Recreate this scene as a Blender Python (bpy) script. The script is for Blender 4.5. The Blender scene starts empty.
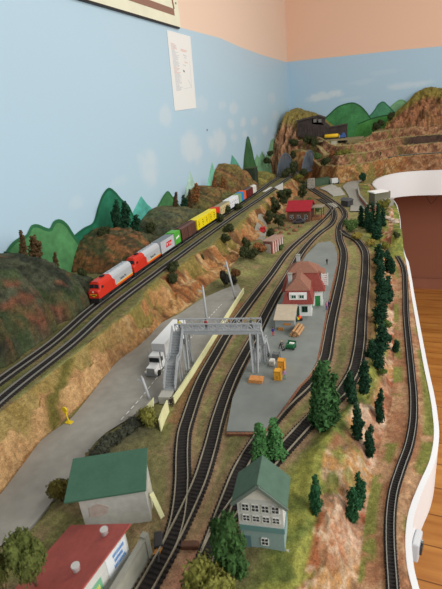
import bpy, bmesh, math, random
import numpy as np
from mathutils import Vector, Matrix, Euler, noise as mnoise
rnd = random.Random(7)
SC = bpy.context.scene
COL = SC.collection

# ------------------------------------------------------------------ camera model
F, CX, CY = 442.0, 221.0, 294.5
RW = np.array([[0.92053023, 0.05189935, -0.38720867],
               [0.37718619, -0.37622887, 0.84627562],
               [-0.10175793, -0.92507205, -0.36590576]])   # rows: world x, y, z in camera (right, down, forward)
CAM = np.array([0.0, 0.0, 1.46])
M = 1.01            # main layout level above the floor
E = M + 0.07        # raised main line along the wall
XW, YW = -0.94, 3.75   # wall planes


def ray(x, y): return RW @ np.array([x - CX, y - CY, F])
def P(x, y, z=M):
    v = ray(x, y); return Vector(CAM + v * (z - CAM[2]) / v[2])
def PX(x, y, X):
    v = ray(x, y); return Vector(CAM + v * (X - CAM[0]) / v[0])
def PY(x, y, Y):
    v = ray(x, y); return Vector(CAM + v * (Y - CAM[1]) / v[1])
def prow(p):
    q = RW.T @ (np.array(p) - CAM); return CY + F * q[1] / q[2]
def zat(p, py):
    lo, hi = p[2] - .3, p[2] + 1.
    for _ in range(40):
        m = (lo + hi) / 2
        if prow((p[0], p[1], m)) > py: lo = m
        else: hi = m
    return m


# ------------------------------------------------------------------ materials
def lin(c):
    return [((v / 255) / 12.92 if v <= 10 else (((v / 255) + .055) / 1.055) ** 2.4) for v in c]

MATS = {}
def mat(name, c, rough=.7, ns=0, na=.25, bump=0, metal=0, ns2=0, na2=.2, spec=.3):
    """plain paint or material with two octaves of mottling"""
    if name in MATS: return MATS[name]
    m = bpy.data.materials.new(name); m.use_nodes = True
    nt = m.node_tree; b = nt.nodes['Principled BSDF']
    b.inputs['Roughness'].default_value = rough; b.inputs['Metallic'].default_value = metal
    b.inputs['Specular IOR Level'].default_value = spec
    col = lin(c) + [1]
    b.inputs['Base Color'].default_value = col
    if ns:
        tc = nt.nodes.new('ShaderNodeTexCoord')
        prev = None
        for (s, a) in ((ns, na), (ns2, na2)):
            if not s: continue
            n = nt.nodes.new('ShaderNodeTexNoise'); n.inputs['Scale'].default_value = s; n.inputs['Detail'].default_value = 5
            nt.links.new(tc.outputs['Object'], n.inputs['Vector'])
            r = nt.nodes.new('ShaderNodeMapRange'); r.inputs[1].default_value = .25; r.inputs[2].default_value = .75
            r.inputs[3].default_value = 1 - a; r.inputs[4].default_value = 1 + a
            nt.links.new(n.outputs['Fac'], r.inputs[0])
            mx = nt.nodes.new('ShaderNodeMix'); mx.data_type = 'RGBA'; mx.blend_type = 'MULTIPLY'; mx.inputs[0].default_value = 1
            if prev is None: mx.inputs[6].default_value = col
            else: nt.links.new(prev, mx.inputs[6])
            nt.links.new(r.outputs[0], mx.inputs[7]); prev = mx.outputs[2]
            if bump and s == ns:
                bp = nt.nodes.new('ShaderNodeBump'); bp.inputs['Strength'].default_value = bump; bp.inputs['Distance'].default_value = .002
                nt.links.new(n.outputs['Fac'], bp.inputs['Height']); nt.links.new(bp.outputs[0], b.inputs['Normal'])
        nt.links.new(prev, b.inputs['Base Color'])
    MATS[name] = m
    return m

def mat_attr(name, rough=.85, s1=120, a1=.35, s2=520, a2=.42, bump=.8):
    """scenery: colour of each patch of ground from its own attribute, mottled"""
    m = mat(name, (128, 128, 128), rough, s1, a1, bump, 0, s2, a2, .15)
    nt = m.node_tree
    at = nt.nodes.new('ShaderNodeAttribute'); at.attribute_name = 'Col'
    first = [n for n in nt.nodes if n.type == 'MIX' and not n.inputs[6].is_linked][0]
    nt.links.new(at.outputs['Color'], first.inputs[6])
    return m

def mat_brick(name, c1, c2, cm, bw, bh, rough=.8):
    if name in MATS: return MATS[name]
    m = mat(name, c1, rough)
    nt = m.node_tree; b = nt.nodes['Principled BSDF']
    tc = nt.nodes.new('ShaderNodeTexCoord'); sp = nt.nodes.new('ShaderNodeSeparateXYZ'); ad = nt.nodes.new('ShaderNodeMath')
    cb = nt.nodes.new('ShaderNodeCombineXYZ')
    nt.links.new(tc.outputs['Object'], sp.inputs[0]); nt.links.new(sp.outputs[0], ad.inputs[0]); nt.links.new(sp.outputs[1], ad.inputs[1])
    nt.links.new(ad.outputs[0], cb.inputs[0]); nt.links.new(sp.outputs[2], cb.inputs[1])
    t = nt.nodes.new('ShaderNodeTexBrick'); t.inputs['Scale'].default_value = 1; t.inputs['Brick Width'].default_value = bw
    t.inputs['Row Height'].default_value = bh; t.inputs['Mortar Size'].default_value = bh * .12
    t.inputs['Color1'].default_value = lin(c1) + [1]; t.inputs['Color2'].default_value = lin(c2) + [1]; t.inputs['Mortar'].default_value = lin(cm) + [1]
    nt.links.new(cb.outputs[0], t.inputs['Vector']); nt.links.new(t.outputs['Color'], b.inputs['Base Color'])
    return m

def mat_wood(name, c1, c2, plank=.14):
    m = mat(name, c1, .38, spec=.35); nt = m.node_tree; b = nt.nodes['Principled BSDF']
    tc = nt.nodes.new('ShaderNodeTexCoord'); mp = nt.nodes.new('ShaderNodeMapping'); mp.inputs['Scale'].default_value = (1.2, 9, 1)
    n = nt.nodes.new('ShaderNodeTexNoise'); n.inputs['Scale'].default_value = 3; n.inputs['Detail'].default_value = 8
    r = nt.nodes.new('ShaderNodeValToRGB'); r.color_ramp.elements[0].position = .32; r.color_ramp.elements[1].position = .7
    r.color_ramp.elements[0].color = lin(c2) + [1]; r.color_ramp.elements[1].color = lin(c1) + [1]
    br = nt.nodes.new('ShaderNodeTexBrick'); br.inputs['Scale'].default_value = 1; br.inputs['Brick Width'].default_value = 1.1; br.inputs['Row Height'].default_value = plank
    br.inputs['Mortar Size'].default_value = .0025; br.inputs['Color1'].default_value = (1, 1, 1, 1); br.inputs['Color2'].default_value = (.82, .8, .78, 1); br.inputs['Mortar'].default_value = (.35, .3, .25, 1)
    mx = nt.nodes.new('ShaderNodeMix'); mx.data_type = 'RGBA'; mx.blend_type = 'MULTIPLY'; mx.inputs[0].default_value = 1
    nt.links.new(tc.outputs['Object'], mp.inputs[0]); nt.links.new(mp.outputs[0], n.inputs['Vector']); nt.links.new(n.outputs['Fac'], r.inputs[0])
    nt.links.new(tc.outputs['Object'], br.inputs['Vector'])
    nt.links.new(r.outputs[0], mx.inputs[6]); nt.links.new(br.outputs['Color'], mx.inputs[7]); nt.links.new(mx.outputs[2], b.inputs['Base Color'])
    return m

# ------------------------------------------------------------------ mesh helpers
class MB:
    """collects verts and faces for ONE mesh"""
    def __init__(s): s.v = []; s.f = []; s.mi = []
    def add(s, vs, fs, mi=0):
        b = len(s.v); s.v += [tuple(x) for x in vs]; s.f += [tuple(i + b for i in f) for f in fs]; s.mi += [mi] * len(fs); return s
    def box(s, x0, x1, y0, y1, z0, z1, mi=0):
        return s.add([(x0, y0, z0), (x1, y0, z0), (x1, y1, z0), (x0, y1, z0), (x0, y0, z1), (x1, y0, z1), (x1, y1, z1), (x0, y1, z1)],
                     [(3, 2, 1, 0), (4, 5, 6, 7), (0, 1, 5, 4), (1, 2, 6, 5), (2, 3, 7, 6), (3, 0, 4, 7)], mi)
    def cbox(s, c, d, mi=0):
        return s.box(c[0] - d[0] / 2, c[0] + d[0] / 2, c[1] - d[1] / 2, c[1] + d[1] / 2, c[2] - d[2] / 2, c[2] + d[2] / 2, mi)
    def hexa(s, lo, hi, mi=0):
        """two quads (4 points each, counter-clockwise from above) joined to a solid"""
        return s.add(list(lo) + list(hi), [(3, 2, 1, 0), (4, 5, 6, 7), (0, 1, 5, 4), (1, 2, 6, 5), (2, 3, 7, 6), (3, 0, 4, 7)], mi)
    def prism(s, pts, off, mi=0):
        """closed polygon swept by the vector off"""
        n = len(pts); a = [Vector(p) for p in pts]; o = Vector(off)
        nrm = Vector((0, 0, 0))
        for i in range(n): nrm += a[i].cross(a[(i + 1) % n])
        if nrm.dot(o) < 0: a = a[::-1]
        return s.add(a + [p + o for p in a], [tuple(range(n))[::-1], tuple(range(n, 2 * n))] + [(i, (i + 1) % n, n + (i + 1) % n, n + i) for i in range(n)], mi)
    def bar(s, p, q, w, h=None, mi=0):
        p, q = Vector(p), Vector(q); h = h or w; d = (q - p).normalized()
        u = d.cross(Vector((0, 0, 1)));
        if u.length < 1e-4: u = Vector((1, 0, 0))
        u.normalize(); n = u.cross(d); u = u * w / 2; n = n * h / 2
        return s.hexa([p - u - n, p + u - n, p + u + n, p - u + n], [q - u - n, q + u - n, q + u + n, q - u + n], mi)
    def tube(s, pts, r, seg=8, mi=0, caps=True):
        pts = [Vector(p) for p in pts]; rs = r if isinstance(r, (list, tuple)) else [r] * len(pts)
        b = len(s.v); u = None
        for i, p in enumerate(pts):
            d = (pts[min(i + 1, len(pts) - 1)] - pts[max(i - 1, 0)]).normalized()
            if u is None:
                u = d.orthogonal().normalized()
            u = (u - d * u.dot(d)).normalized(); w = d.cross(u)
            for k in range(seg):
                t = 2 * math.pi * k / seg; s.v.append(tuple(p + (u * math.cos(t) + w * math.sin(t)) * rs[i]))
        for i in range(len(pts) - 1):
            for k in range(seg):
                k2 = (k + 1) % seg
                s.f.append((b + i * seg + k, b + i * seg + k2, b + (i + 1) * seg + k2, b + (i + 1) * seg + k)); s.mi.append(mi)
        if caps:
            s.f.append(tuple(b + k for k in range(seg))[::-1]); s.f.append(tuple(b + (len(pts) - 1) * seg + k for k in range(seg))); s.mi += [mi, mi]
        return s
    def cyl(s, p, q, r, seg=12, mi=0): return s.tube([p, q], r, seg, mi)
    def ball(s, c, r, mi=0, lat=6, lon=8):
        rx = r if not isinstance(r, (tuple, list)) else None
        rr = (r, r, r) if rx is not None else r
        b = len(s.v)
        for i in range(lat + 1):
            t = math.pi * i / lat
            for k in range(lon):
                a = 2 * math.pi * k / lon
                s.v.append((c[0] + rr[0] * math.sin(t) * math.cos(a), c[1] + rr[1] * math.sin(t) * math.sin(a), c[2] + rr[2] * math.cos(t)))
        for i in range(lat):
            for k in range(lon):
                k2 = (k + 1) % lon
                s.f.append((b + i * lon + k, b + (i + 1) * lon + k, b + (i + 1) * lon + k2, b + i * lon + k2)); s.mi.append(mi)
        return s
    def build(s, name, m, parent=None, smooth=False, bevel=0):
        me = bpy.data.meshes.new(name); me.from_pydata(s.v, [], s.f); me.update()
        ms = m if isinstance(m, (list, tuple)) else [m]
        for x in ms: me.materials.append(x)
        if len(ms) > 1: me.polygons.foreach_set('material_index', s.mi)
        if smooth: me.polygons.foreach_set('use_smooth', [True] * len(me.polygons))
        o = bpy.data.objects.new(name, me); COL.objects.link(o)
        if parent: o.parent = parent
        if bevel:
            md = o.modifiers.new('bevel', 'BEVEL'); md.width = bevel; md.segments = 2; md.limit_method = 'ANGLE'
        return o

def tag(o, label, cat, group=None):
    o['label'] = label; o['category'] = cat
    if group: o['group'] = group
    return o
def structure(o):
    o['kind'] = 'structure'; return o
def thing(name, label, cat, loc=(0, 0, 0), rz=0, group=None):
    o = bpy.data.objects.new(name, None); o.empty_display_size = .01; COL.objects.link(o)
    o.location = loc; o.rotation_euler = (0, 0, rz)
    return tag(o, label, cat, group)
def dup(root, loc, rz=0, sc=None, label=None, group=None):
    r = root.copy(); COL.objects.link(r); r.location = loc; r.rotation_euler = (0, 0, rz)
    if sc is not None: r.scale = sc if isinstance(sc, (tuple, list)) else (sc, sc, sc)
    if label: r['label'] = label
    if group: r['group'] = group
    for ch in list(root.children):
        c = ch.copy(); COL.objects.link(c); c.parent = r
        for g in ch.children:
            d = g.copy(); COL.objects.link(d); d.parent = c
    return r
def text(name, body, size, mtx, m, parent=None, ext=.0002):
    cu = bpy.data.curves.new(name, 'FONT'); cu.body = body; cu.size = size; cu.extrude = ext; cu.align_x = 'CENTER'; cu.align_y = 'CENTER'
    cu.materials.append(m)
    dg = bpy.data.objects.new('tmp', cu); COL.objects.link(dg)
    bpy.context.view_layer.update()
    me = bpy.data.meshes.new_from_object(dg.evaluated_get(bpy.context.evaluated_depsgraph_get()))
    bpy.data.objects.remove(dg)
    o = bpy.data.objects.new(name, me); COL.objects.link(o)
    if parent: o.parent = parent
    o.matrix_local = mtx
    return o
def face_mtx(loc, right, up):
    r = Vector(right).normalized(); u = Vector(up).normalized(); n = r.cross(u)
    m = Matrix((r, u, n)).transposed().to_4x4(); m.translation = Vector(loc); return m

def spline(pts, step):
    """smooth path through points, resampled at equal steps"""
    p = [Vector(a) for a in pts]; out = []
    for i in range(len(p) - 1):
        a, b, c, d = p[max(i - 1, 0)], p[i], p[i + 1], p[min(i + 2, len(p) - 1)]
        # centripetal-like tangents
        l0, l1, l2 = max((b - a).length, 1e-6), (c - b).length, max((d - c).length, 1e-6)
        m1 = ((b - a) / l0 * l1 + (c - b) / l1 * l0) / (l0 + l1) if i > 0 else (c - b) / l1
        m2 = ((c - b) / l1 * l2 + (d - c) / l2 * l1) / (l1 + l2) if i < len(p) - 2 else (c - b) / l1
        m1, m2 = m1 * l1, m2 * l1
        for k in range(20):
            t = k / 20; h = 2 * t ** 3 - 3 * t * t + 1
            out.append(b * h + m1 * (t ** 3 - 2 * t * t + t) + c * (-2 * t ** 3 + 3 * t * t) + m2 * (t ** 3 - t * t))
    out.append(p[-1])
    L = [0]
    for i in range(1, len(out)): L.append(L[-1] + (out[i] - out[i - 1]).length)
    n = max(2, int(L[-1] / step)); res = []; j = 0
    for k in range(n + 1):
        t = L[-1] * k / n
        while j < len(L) - 2 and L[j + 1] < t: j += 1
        f = (t - L[j]) / max(L[j + 1] - L[j], 1e-9); res.append(out[j].lerp(out[j + 1], min(max(f, 0), 1)))
    return res

# numpy value noise
def vnoise(x, y, fr, seed=0):
    x = np.asarray(x) * fr; y = np.asarray(y) * fr
    xi = np.floor(x).astype(np.int64); yi = np.floor(y).astype(np.int64); xf = x - xi; yf = y - yi
    def h(a, b):
        n = (a * 374761393 + b * 668265263 + seed * 974634777) & 0x7fffffff
        n = ((n ^ (n >> 13)) * 1274126177) & 0x7fffffff
        return ((n ^ (n >> 16)) & 0xffff) / 65535.
    u = xf * xf * (3 - 2 * xf); v = yf * yf * (3 - 2 * yf)
    return (h(xi, yi) * (1 - u) + h(xi + 1, yi) * u) * (1 - v) + (h(xi, yi + 1) * (1 - u) + h(xi + 1, yi + 1) * u) * v
def fbm(x, y, fr, seed=0, o=4):
    s = 0; a = .5; t = 0
    for i in range(o):
        s = s + a * vnoise(x, y, fr * 2 ** i, seed + i); t += a; a *= .55
    return s / t
def sstep(x, a, b):
    t = np.clip((np.asarray(x, float) - a) / (b - a), 0, 1); return t * t * (3 - 2 * t)
def mixc(a, b, t):
    return a * (1 - t[..., None]) + b * t[..., None]
def LC(*c): return np.array(lin(c))

def grid_mesh(name, X, Y, Z, C, m, parent=None, mask=None, smooth=True):
    r, c = X.shape
    v = np.stack([X, Y, Z], -1).reshape(-1, 3)
    i = np.arange(r * c).reshape(r, c)
    f = np.stack([i[:-1, :-1], i[:-1, 1:], i[1:, 1:], i[1:, :-1]], -1).reshape(-1, 4)
    me = bpy.data.meshes.new(name); me.from_pydata(v.tolist(), [], f.tolist()); me.update()
    at = me.color_attributes.new('Col', 'FLOAT_COLOR', 'POINT')
    at.data.foreach_set('color', np.concatenate([C.reshape(-1, 3), np.ones((r * c, 1))], 1).astype(np.float32).ravel())
    if smooth: me.polygons.foreach_set('use_smooth', [True] * len(me.polygons))
    me.materials.append(m)
    o = bpy.data.objects.new(name, me); COL.objects.link(o)
    if parent: o.parent = parent
    return o

# ------------------------------------------------------------------ colours of the scenery
GRASS, OLIVE, DKGR = LC(136, 134, 82), LC(116, 112, 72), LC(84, 86, 54)
OCHRE, ORANGE, TAN = LC(166, 124, 78), LC(154, 100, 60), LC(180, 150, 108)
DIRT, BROWN, CLAY, PINK = LC(140, 116, 88), LC(106, 80, 56), LC(164, 114, 84), LC(182, 146, 120)
REDROCK = LC(150, 108, 80)

m_ground = mat_attr('scenery_ground')
m_rock = mat_attr('plaster_rock', s1=90, a1=.45, s2=380, a2=.42, bump=1.)

# ------------------------------------------------------------------ room
m_walls = {}
def mural_wall(name, pink_at, blue, pink, low, lowz):
    """wall painted pink above a hand-cut line, sky blue below it with clouds, brown under the layout"""
    m = mat(name, blue, .42, spec=.4); nt = m.node_tree; b = nt.nodes['Principled BSDF']
    tc = nt.nodes.new('ShaderNodeTexCoord'); sp = nt.nodes.new('ShaderNodeSeparateXYZ'); nt.links.new(tc.outputs['Object'], sp.inputs[0])
    def step(src, thr, w=.002):
        r = nt.nodes.new('ShaderNodeMapRange'); nt.links.new(src, r.inputs[0])
        r.inputs[1].default_value = -w; r.inputs[2].default_value = w
        if not hasattr(thr, 'default_value') and not isinstance(thr, (int, float)):
            pass
        return r
    def sub(src, v):
        s = nt.nodes.new('ShaderNodeMath'); s.operation = 'SUBTRACT'; nt.links.new(src, s.inputs[0])
        if isinstance(v, (int, float)): s.inputs[1].default_value = v
        else: nt.links.new(v, s.inputs[1])
        return s.outputs[0]
    # the hand-cut paint line drifts slowly along the wall
    axis = sp.outputs[1] if name.endswith('left') else sp.outputs[0]
    cr = nt.nodes.new('ShaderNodeFloatCurve'); cu = cr.mapping.curves[0]
    mr = nt.nodes.new('ShaderNodeMapRange'); nt.links.new(axis, mr.inputs[0]); mr.inputs[1].default_value = pink_at[0][0]; mr.inputs[2].default_value = pink_at[-1][0]
    nt.links.new(mr.outputs[0], cr.inputs['Value'])
    n = len(pink_at); a0, a1 = pink_at[0][0], pink_at[-1][0]
    while len(cu.points) < n: cu.points.new(.5, .5)
    for i, (a, z) in enumerate(pink_at):
        cu.points[i].location = ((a - a0) / (a1 - a0), z - 1.5); cu.points[i].handle_type = 'VECTOR'
    cr.mapping.update()
    add = nt.nodes.new('ShaderNodeMath'); add.inputs[1].default_value = 1.5; nt.links.new(cr.outputs[0], add.inputs[0])
    up = step(sub(sp.outputs[2], add.outputs[0]), 0)
    dn = step(sub(sp.outputs[2], lowz), 0)
    # clouds: soft white dabs
    at = nt.nodes.new('ShaderNodeAttribute'); at.attribute_name = 'Col'
    def mix(f, c1, c2):
        x = nt.nodes.new('ShaderNodeMix'); x.data_type = 'RGBA'; nt.links.new(f, x.inputs[0])
        for k, c in ((6, c1), (7, c2)):
            if isinstance(c, tuple): x.inputs[k].default_value = lin(c) + [1]
            else: nt.links.new(c, x.inputs[k])
        return x.outputs[2]
    sky = at.outputs['Color']
    c = mix(up.outputs[0], sky, pink)
    c = mix(dn.outputs[0], low, c)
    nt.links.new(c, b.inputs['Base Color'])
    bp = nt.nodes.new('ShaderNodeBump'); bp.inputs['Strength'].default_value = .12; bp.inputs['Distance'].default_value = .004
    nz = nt.nodes.new('ShaderNodeTexNoise'); nz.inputs['Scale'].default_value = 14; nt.links.new(tc.outputs['Object'], nz.inputs['Vector'])
    nt.links.new(nz.outputs['Fac'], bp.inputs['Height']); nt.links.new(bp.outputs[0], b.inputs['Normal'])
    return m

def clouds(A, Z, blobs, base):
    c = np.broadcast_to(base, A.shape + (3,)).copy(); white = LC(222, 228, 230)
    for (a, z, ra, rz, s) in blobs:
        d = ((A - a) / ra) ** 2 + ((Z - z) / rz) ** 2 + (fbm(A, Z, 22, int(a * 97) & 31) - .5) * 1.6
        c = mixc(c, white, s * .75 * (1 - sstep(d, .2, 1.1)))
    return c

def wall_blobs(f, lst):
    out = []
    for (px, py, rx, ry, s) in lst:
        c, dx, dy = f(px, py), f(px + rx, py), f(px, py - ry)
        out.append((c, (dx - c).length, (dy - c).length, s))
    return out
BLUE_L, BLUE_B = LC(184, 212, 228), LC(172, 202, 222)
fl = lambda x, y: PX(x, y, XW)
fb = lambda x, y: PY(x, y, YW)
A, Z = np.meshgrid(np.arange(-.8, YW + .001, .012), np.arange(0, 2.75, .012))
bl = [(c.y, c.z, a, b_, s) for c, a, b_, s in wall_blobs(fl, [(149, 168, 11, 22, .55), (166, 117, 7, 14, .5), (193, 148, 12, 17, .7), (218, 142, 11, 15, .7), (201, 105, 8, 10, .35),
      (222, 105, 5, 6, .5), (234, 108, 5, 7, .5), (243, 122, 4, 6, .7), (231, 124, 4, 6, .6), (234, 137, 4, 5, .5), (245, 134, 3, 4, .5), (255, 121, 4, 5, .6), (265, 130, 4, 5, .6), (272, 98, 4, 7, .4), (77, 203, 8, 6, .3), (120, 182, 10, 5, .25), (254, 141, 3, 5, .5), (275, 115, 4, 6, .4)])]
Cw = clouds(A, Z, bl, BLUE_L)
pl = []
for (x, y) in ((75, -6), (140, 14), (180, 27.5), (220, 38), (240, 47), (262, 55), (286, 62)):
    q = fl(x, y); pl.append((q.y, q.z))
pl = [(-.8, pl[0][1])] + pl
m_wl = mural_wall('paint_wall_left', pl, (168, 200, 222), (240, 212, 190), (158, 104, 82), .98)
o = grid_mesh('wall_left', np.full_like(A, XW), A, Z, Cw, m_wl); structure(o); wall_left = o
A, Z = np.meshgrid(np.arange(XW, 2.2, .012), np.arange(0, 2.75, .012))
bb = [(c.x, c.z, a, b_, s) for c, a, b_, s in wall_blobs(fb, [(322, 96, 20, 5, .75), (312, 99, 10, 4, .5), (335, 92, 8, 3, .5), (408, 85, 26, 4, .5), (352, 99, 14, 3, .25), (360, 82, 16, 3, .2), (385, 72, 20, 3, .15)])]
Cw = clouds(A, Z, bb, BLUE_B)
pl = []
for (x, y) in ((286.5, 62), (316, 58.9), (344, 56), (372, 53), (400, 50), (442, 46.2)):
    q = fb(x, y); pl.append((q.x, q.z))
pl[0] = (XW, pl[0][1]); pl.append((2.2, pl[-1][1]))
m_wb = mural_wall('paint_wall_back', pl, (160, 196, 218), (234, 192, 164), (158, 104, 82), .98)
o = grid_mesh('wall_back', A, np.full_like(A, YW), Z, Cw, m_wb); structure(o); wall_back = o

structure(MB().box(-1, 2.2, -.9, YW + .05, -.04, 0).build('floor', mat_wood('floor_wood', (222, 156, 78), (186, 118, 54))))
structure(MB().box(XW, 2.2, YW - .018, YW, 0, .09).build('baseboard_back', mat('brown_board', (164, 110, 88), .5, 8, .15)))

# painted mountains of the mural, flat on the wall
def mural(poly_px, c, edge, wall, off, dark=None):
    f = (lambda x, y: PX(x, y, XW + off)) if wall is wall_left else (lambda x, y: PY(x, y, YW - off))
    pts = [f(*p) for p in poly_px]
    # soften the outline
    n = len(pts)
    v = [tuple(p) for p in pts]
    mm = mat('mural_paint_%d_%d_%d' % c, c, .6, 14, .35, 0, 0, 60, .18)
    nrm = Vector((.0006, 0, 0)) if wall is wall_left else Vector((0, -.0006, 0))
    mb = MB().prism(v, nrm)
    o = mb.build('painted_mountain', mm, wall)
    if edge:
        me = MB()
        e = [Vector(p) + nrm * 1.6 for p in v]
        k = n - 2
        me.tube(spline(e[1:n - 1], .01), .006, 4)
        q = me.build('outline', mat('mural_paint_%d_%d_%d' % edge, edge, .6, 20, .2), o)
        ax = 0 if wall is wall_left else 1
        for vv in q.data.vertices: vv.co[ax] = e[0][ax] + (vv.co[ax] - e[0][ax]) * .05
    return o
G1, G2, TE, PA = (78, 134, 84), (34, 110, 82), (86, 172, 158), (128, 196, 168)
mural([(130, 260), (131, 216), (136, 206), (141, 196), (147, 204), (156, 212), (160, 260)], TE, None, wall_left, .0005)
mural([(72, 280), (75, 236), (84, 229), (93, 224), (99, 206), (104, 194), (109, 189), (115, 193), (121, 200), (128, 206), (133, 216), (140, 226), (146, 280)], G2, (24, 92, 64), wall_left, .0012)
mural([(5, 290), (7, 252), (12, 245), (18, 240), (27, 236), (33, 226), (38, 226), (45, 229), (50, 230), (55, 222), (60, 221), (66, 225), (72, 234), (79, 244), (84, 252), (86, 290)], G1, (44, 104, 66), wall_left, .002)
mural([(150, 250), (154, 213), (160, 203), (164, 196), (168, 192), (172, 197), (177, 203), (182, 211), (186, 250)], G1, (54, 116, 66), wall_left, .002)
mural([(183, 200), (186, 188), (190, 171), (195, 184), (199, 200)], (172, 204, 190), None, wall_left, .0008)
mural([(203, 200), (206, 188), (209, 176), (212, 162), (216, 174), (221, 186), (224, 200)], PA, None, wall_left, .0008)
mural([(226, 200), (229, 172), (232, 155), (236, 160), (241, 168), (246, 180), (250, 200)], (92, 164, 140), None, wall_left, .0012)
mural([(239, 200), (243, 176), (245, 152), (248, 137), (251, 146), (254, 160), (258, 172), (264, 200)], (62, 104, 62), (48, 90, 56), wall_left, .002)
mural([(252, 190), (254, 162), (257, 154), (259, 158), (262, 151), (265, 157), (268, 152), (271, 140), (274, 138), (276, 190)], (124, 172, 130), None, wall_left, .0012)
mural([(316, 140), (322, 121), (330, 114), (338, 107), (346, 104), (353, 103), (360, 106), (366, 112), (372, 120), (392, 124), (397, 140)], (64, 128, 76), (34, 88, 52), wall_back, .002)
mural([(366, 135), (368, 118), (375, 110), (379, 104), (383, 102), (387, 105), (393, 111), (398, 117), (402, 135)], (74, 138, 102), (44, 108, 82), wall_back, .0012)
mural([(385, 130), (388, 110), (394, 104), (401, 100), (407, 103), (413, 108), (420, 130)], (132, 184, 138), (110, 164, 112), wall_back, .0006)
mural([(352, 140), (358, 124), (368, 120), (378, 117), (390, 115), (400, 116), (402, 140)], (70, 136, 66), (38, 88, 46), wall_back, .0028)

# sign board and notice on the left wall
t = thing('sign_board', 'cream sign board with a brown border line high on the blue wall', 'sign', (0, 0, 0))
b0, b1 = fl(72, -1.5), fl(179, 27)
zb = (b0.z + b1.z) / 2
m_cream = mat('cream_card', (232, 230, 204), .6, 12, .06)
MB().box(XW + .0005, XW + .008, b0.y - .3, b1.y, zb, zb + .5).build('panel', m_cream, t)
MB().box(XW + .0005, XW + .0095, b0.y - .3, b1.y - .012, zb - .005, zb + .001).build('lower_edge', mat('black_edge', (40, 40, 42), .5), t)
mbk = MB(); y1 = b1.y - .045
mbk.box(XW + .0075, XW + .009, b0.y - .3, y1, zb + .038, zb + .062)
mbk.build('border_line', mat('brown_line', (148, 112, 96), .6), t)
mbk = MB(); mbk.tube(spline([(XW + .0085, y1, zb + .062), (XW + .0085, y1 - .006, zb + .10), (XW + .0085, y1 + .012, zb + .125), (XW + .0085, y1 + .012, zb + .2)], .01), .004, 5)
mbk.build('corner_line', mat('brown_line', (148, 112, 96), .6), t)
mbk = MB(); mbk.box(XW + .0075, XW + .009, b0.y + .02, y1 - .16, zb + .15, zb + .3)
mbk.build('brown_block', mat('brown_line', (148, 112, 96), .6), t)
MB().cyl((XW + .0075, b1.y - .022, zb + .085), (XW + .010, b1.y - .022, zb + .085), .004).build('pin', mat('pin_grey', (120, 120, 118), .4), t)

t = thing('paper_notice', 'white sheet of typed notes taped to the blue wall', 'notice')
q = [fl(166.5, 30), fl(190, 36.5), fl(196, 108), fl(174.5, 111)]
q = [Vector((XW + .001, p.y, p.z)) for p in q]
MB().prism([(p.x, p.y, p.z) for p in q], (.0008, 0, 0)).build('sheet', mat('paper_white', (236, 236, 232), .7), t)
def onpaper(u, v): return q[0].lerp(q[1], u).lerp(q[3].lerp(q[2], u), v) + Vector((.001, 0, 0))
mk = {k: MB() for k in ('g', 'r', 'd')}
r2 = random.Random(3)
for i in range(44):
    v = .15 + .60 * i / 44; u0 = .1 + .012 * i / 10; w = .12 + r2.random() * .18
    k = 'r' if i in (0, 2, 4, 22, 24, 26) else 'g'
    mk[k].bar(onpaper(u0, v), onpaper(u0 + w, v + .004), .0004, .0022)
for (u, v, w, k) in ((.5, .2, .28, 'r'), (.5, .215, .22, 'r'), (.58, .27, .16, 'g'), (.62, .3, .1, 'g'), (.55, .4, .12, 'g'), (.52, .47, .07, 'd'), (.53, .485, .07, 'd'), (.62, .36, .14, 'r')):
    mk[k].bar(onpaper(u, v), onpaper(u + w, v + .012), .0006, .003)
mk['g'].bar(onpaper(.86, .34), onpaper(.86, .68), .0004, .002).bar(onpaper(.72, .6), onpaper(.86, .7), .0004, .003).bar(onpaper(.5, .72), onpaper(.86, .70), .0004, .0015)
for k, n_, c in (('g', 'grey_writing', (206, 208, 212)), ('r', 'red_writing', (232, 190, 180)), ('d', 'dark_writing', (110, 112, 130))):
    mk[k].build('writing', mat(n_, c, .7), t)
t = MB().cbox((XW + .0012, fl(207, 130).y, fl(207, 130).z), (.0012, .012, .008)).build('wall_tag', mat('tag_mauve', (150, 130, 160), .6)); tag(t, 'tiny mauve tag stuck on the painted sky below the white sheet', 'tag')

# ------------------------------------------------------------------ track paths
def pxl(lst, z=M): return [P(x, y, z) for x, y in lst]
TP = {}
TP['left'] = pxl([(163.5, 559), (171, 544), (177, 525), (180.6, 503), (182, 484), (182.3, 452.4), (184.3, 432), (188, 419.5), (201.6, 381.5), (216.5, 354), (227.4, 335), (251, 301.5), (270.4, 275.8), (288, 251.8), (311, 231), (322, 221), (330, 212.5), (333.5, 206.5)])
TP['inner'] = pxl([(139, 602), (147, 588.5), (157, 571), (168.5, 550), (180, 527), (189, 508), (199, 485), (209.6, 452), (217.9, 420), (231.5, 381.5), (245.6, 354), (257, 333), (266, 315), (274.5, 299), (288.5, 275.6), (302, 252), (320, 233), (329.5, 226), (334.2, 217), (332.6, 209.5), (326, 203.5), (319, 199.5)])
TP['yard'] = pxl([(192, 591), (206, 561), (219.5, 525), (228.8, 499.5), (240.5, 470.5), (253.3, 448.8), (274.5, 418.5), (289, 402.5), (304, 388.5), (316.2, 374.4), (324, 361.7), (327.5, 346), (331, 325), (336, 302), (341.5, 275), (343.3, 252), (339.5, 240), (339.8, 226), (345, 216), (342, 209), (334, 202.5), (322, 194.5), (311, 187.3), (306.5, 182.5)])
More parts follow.
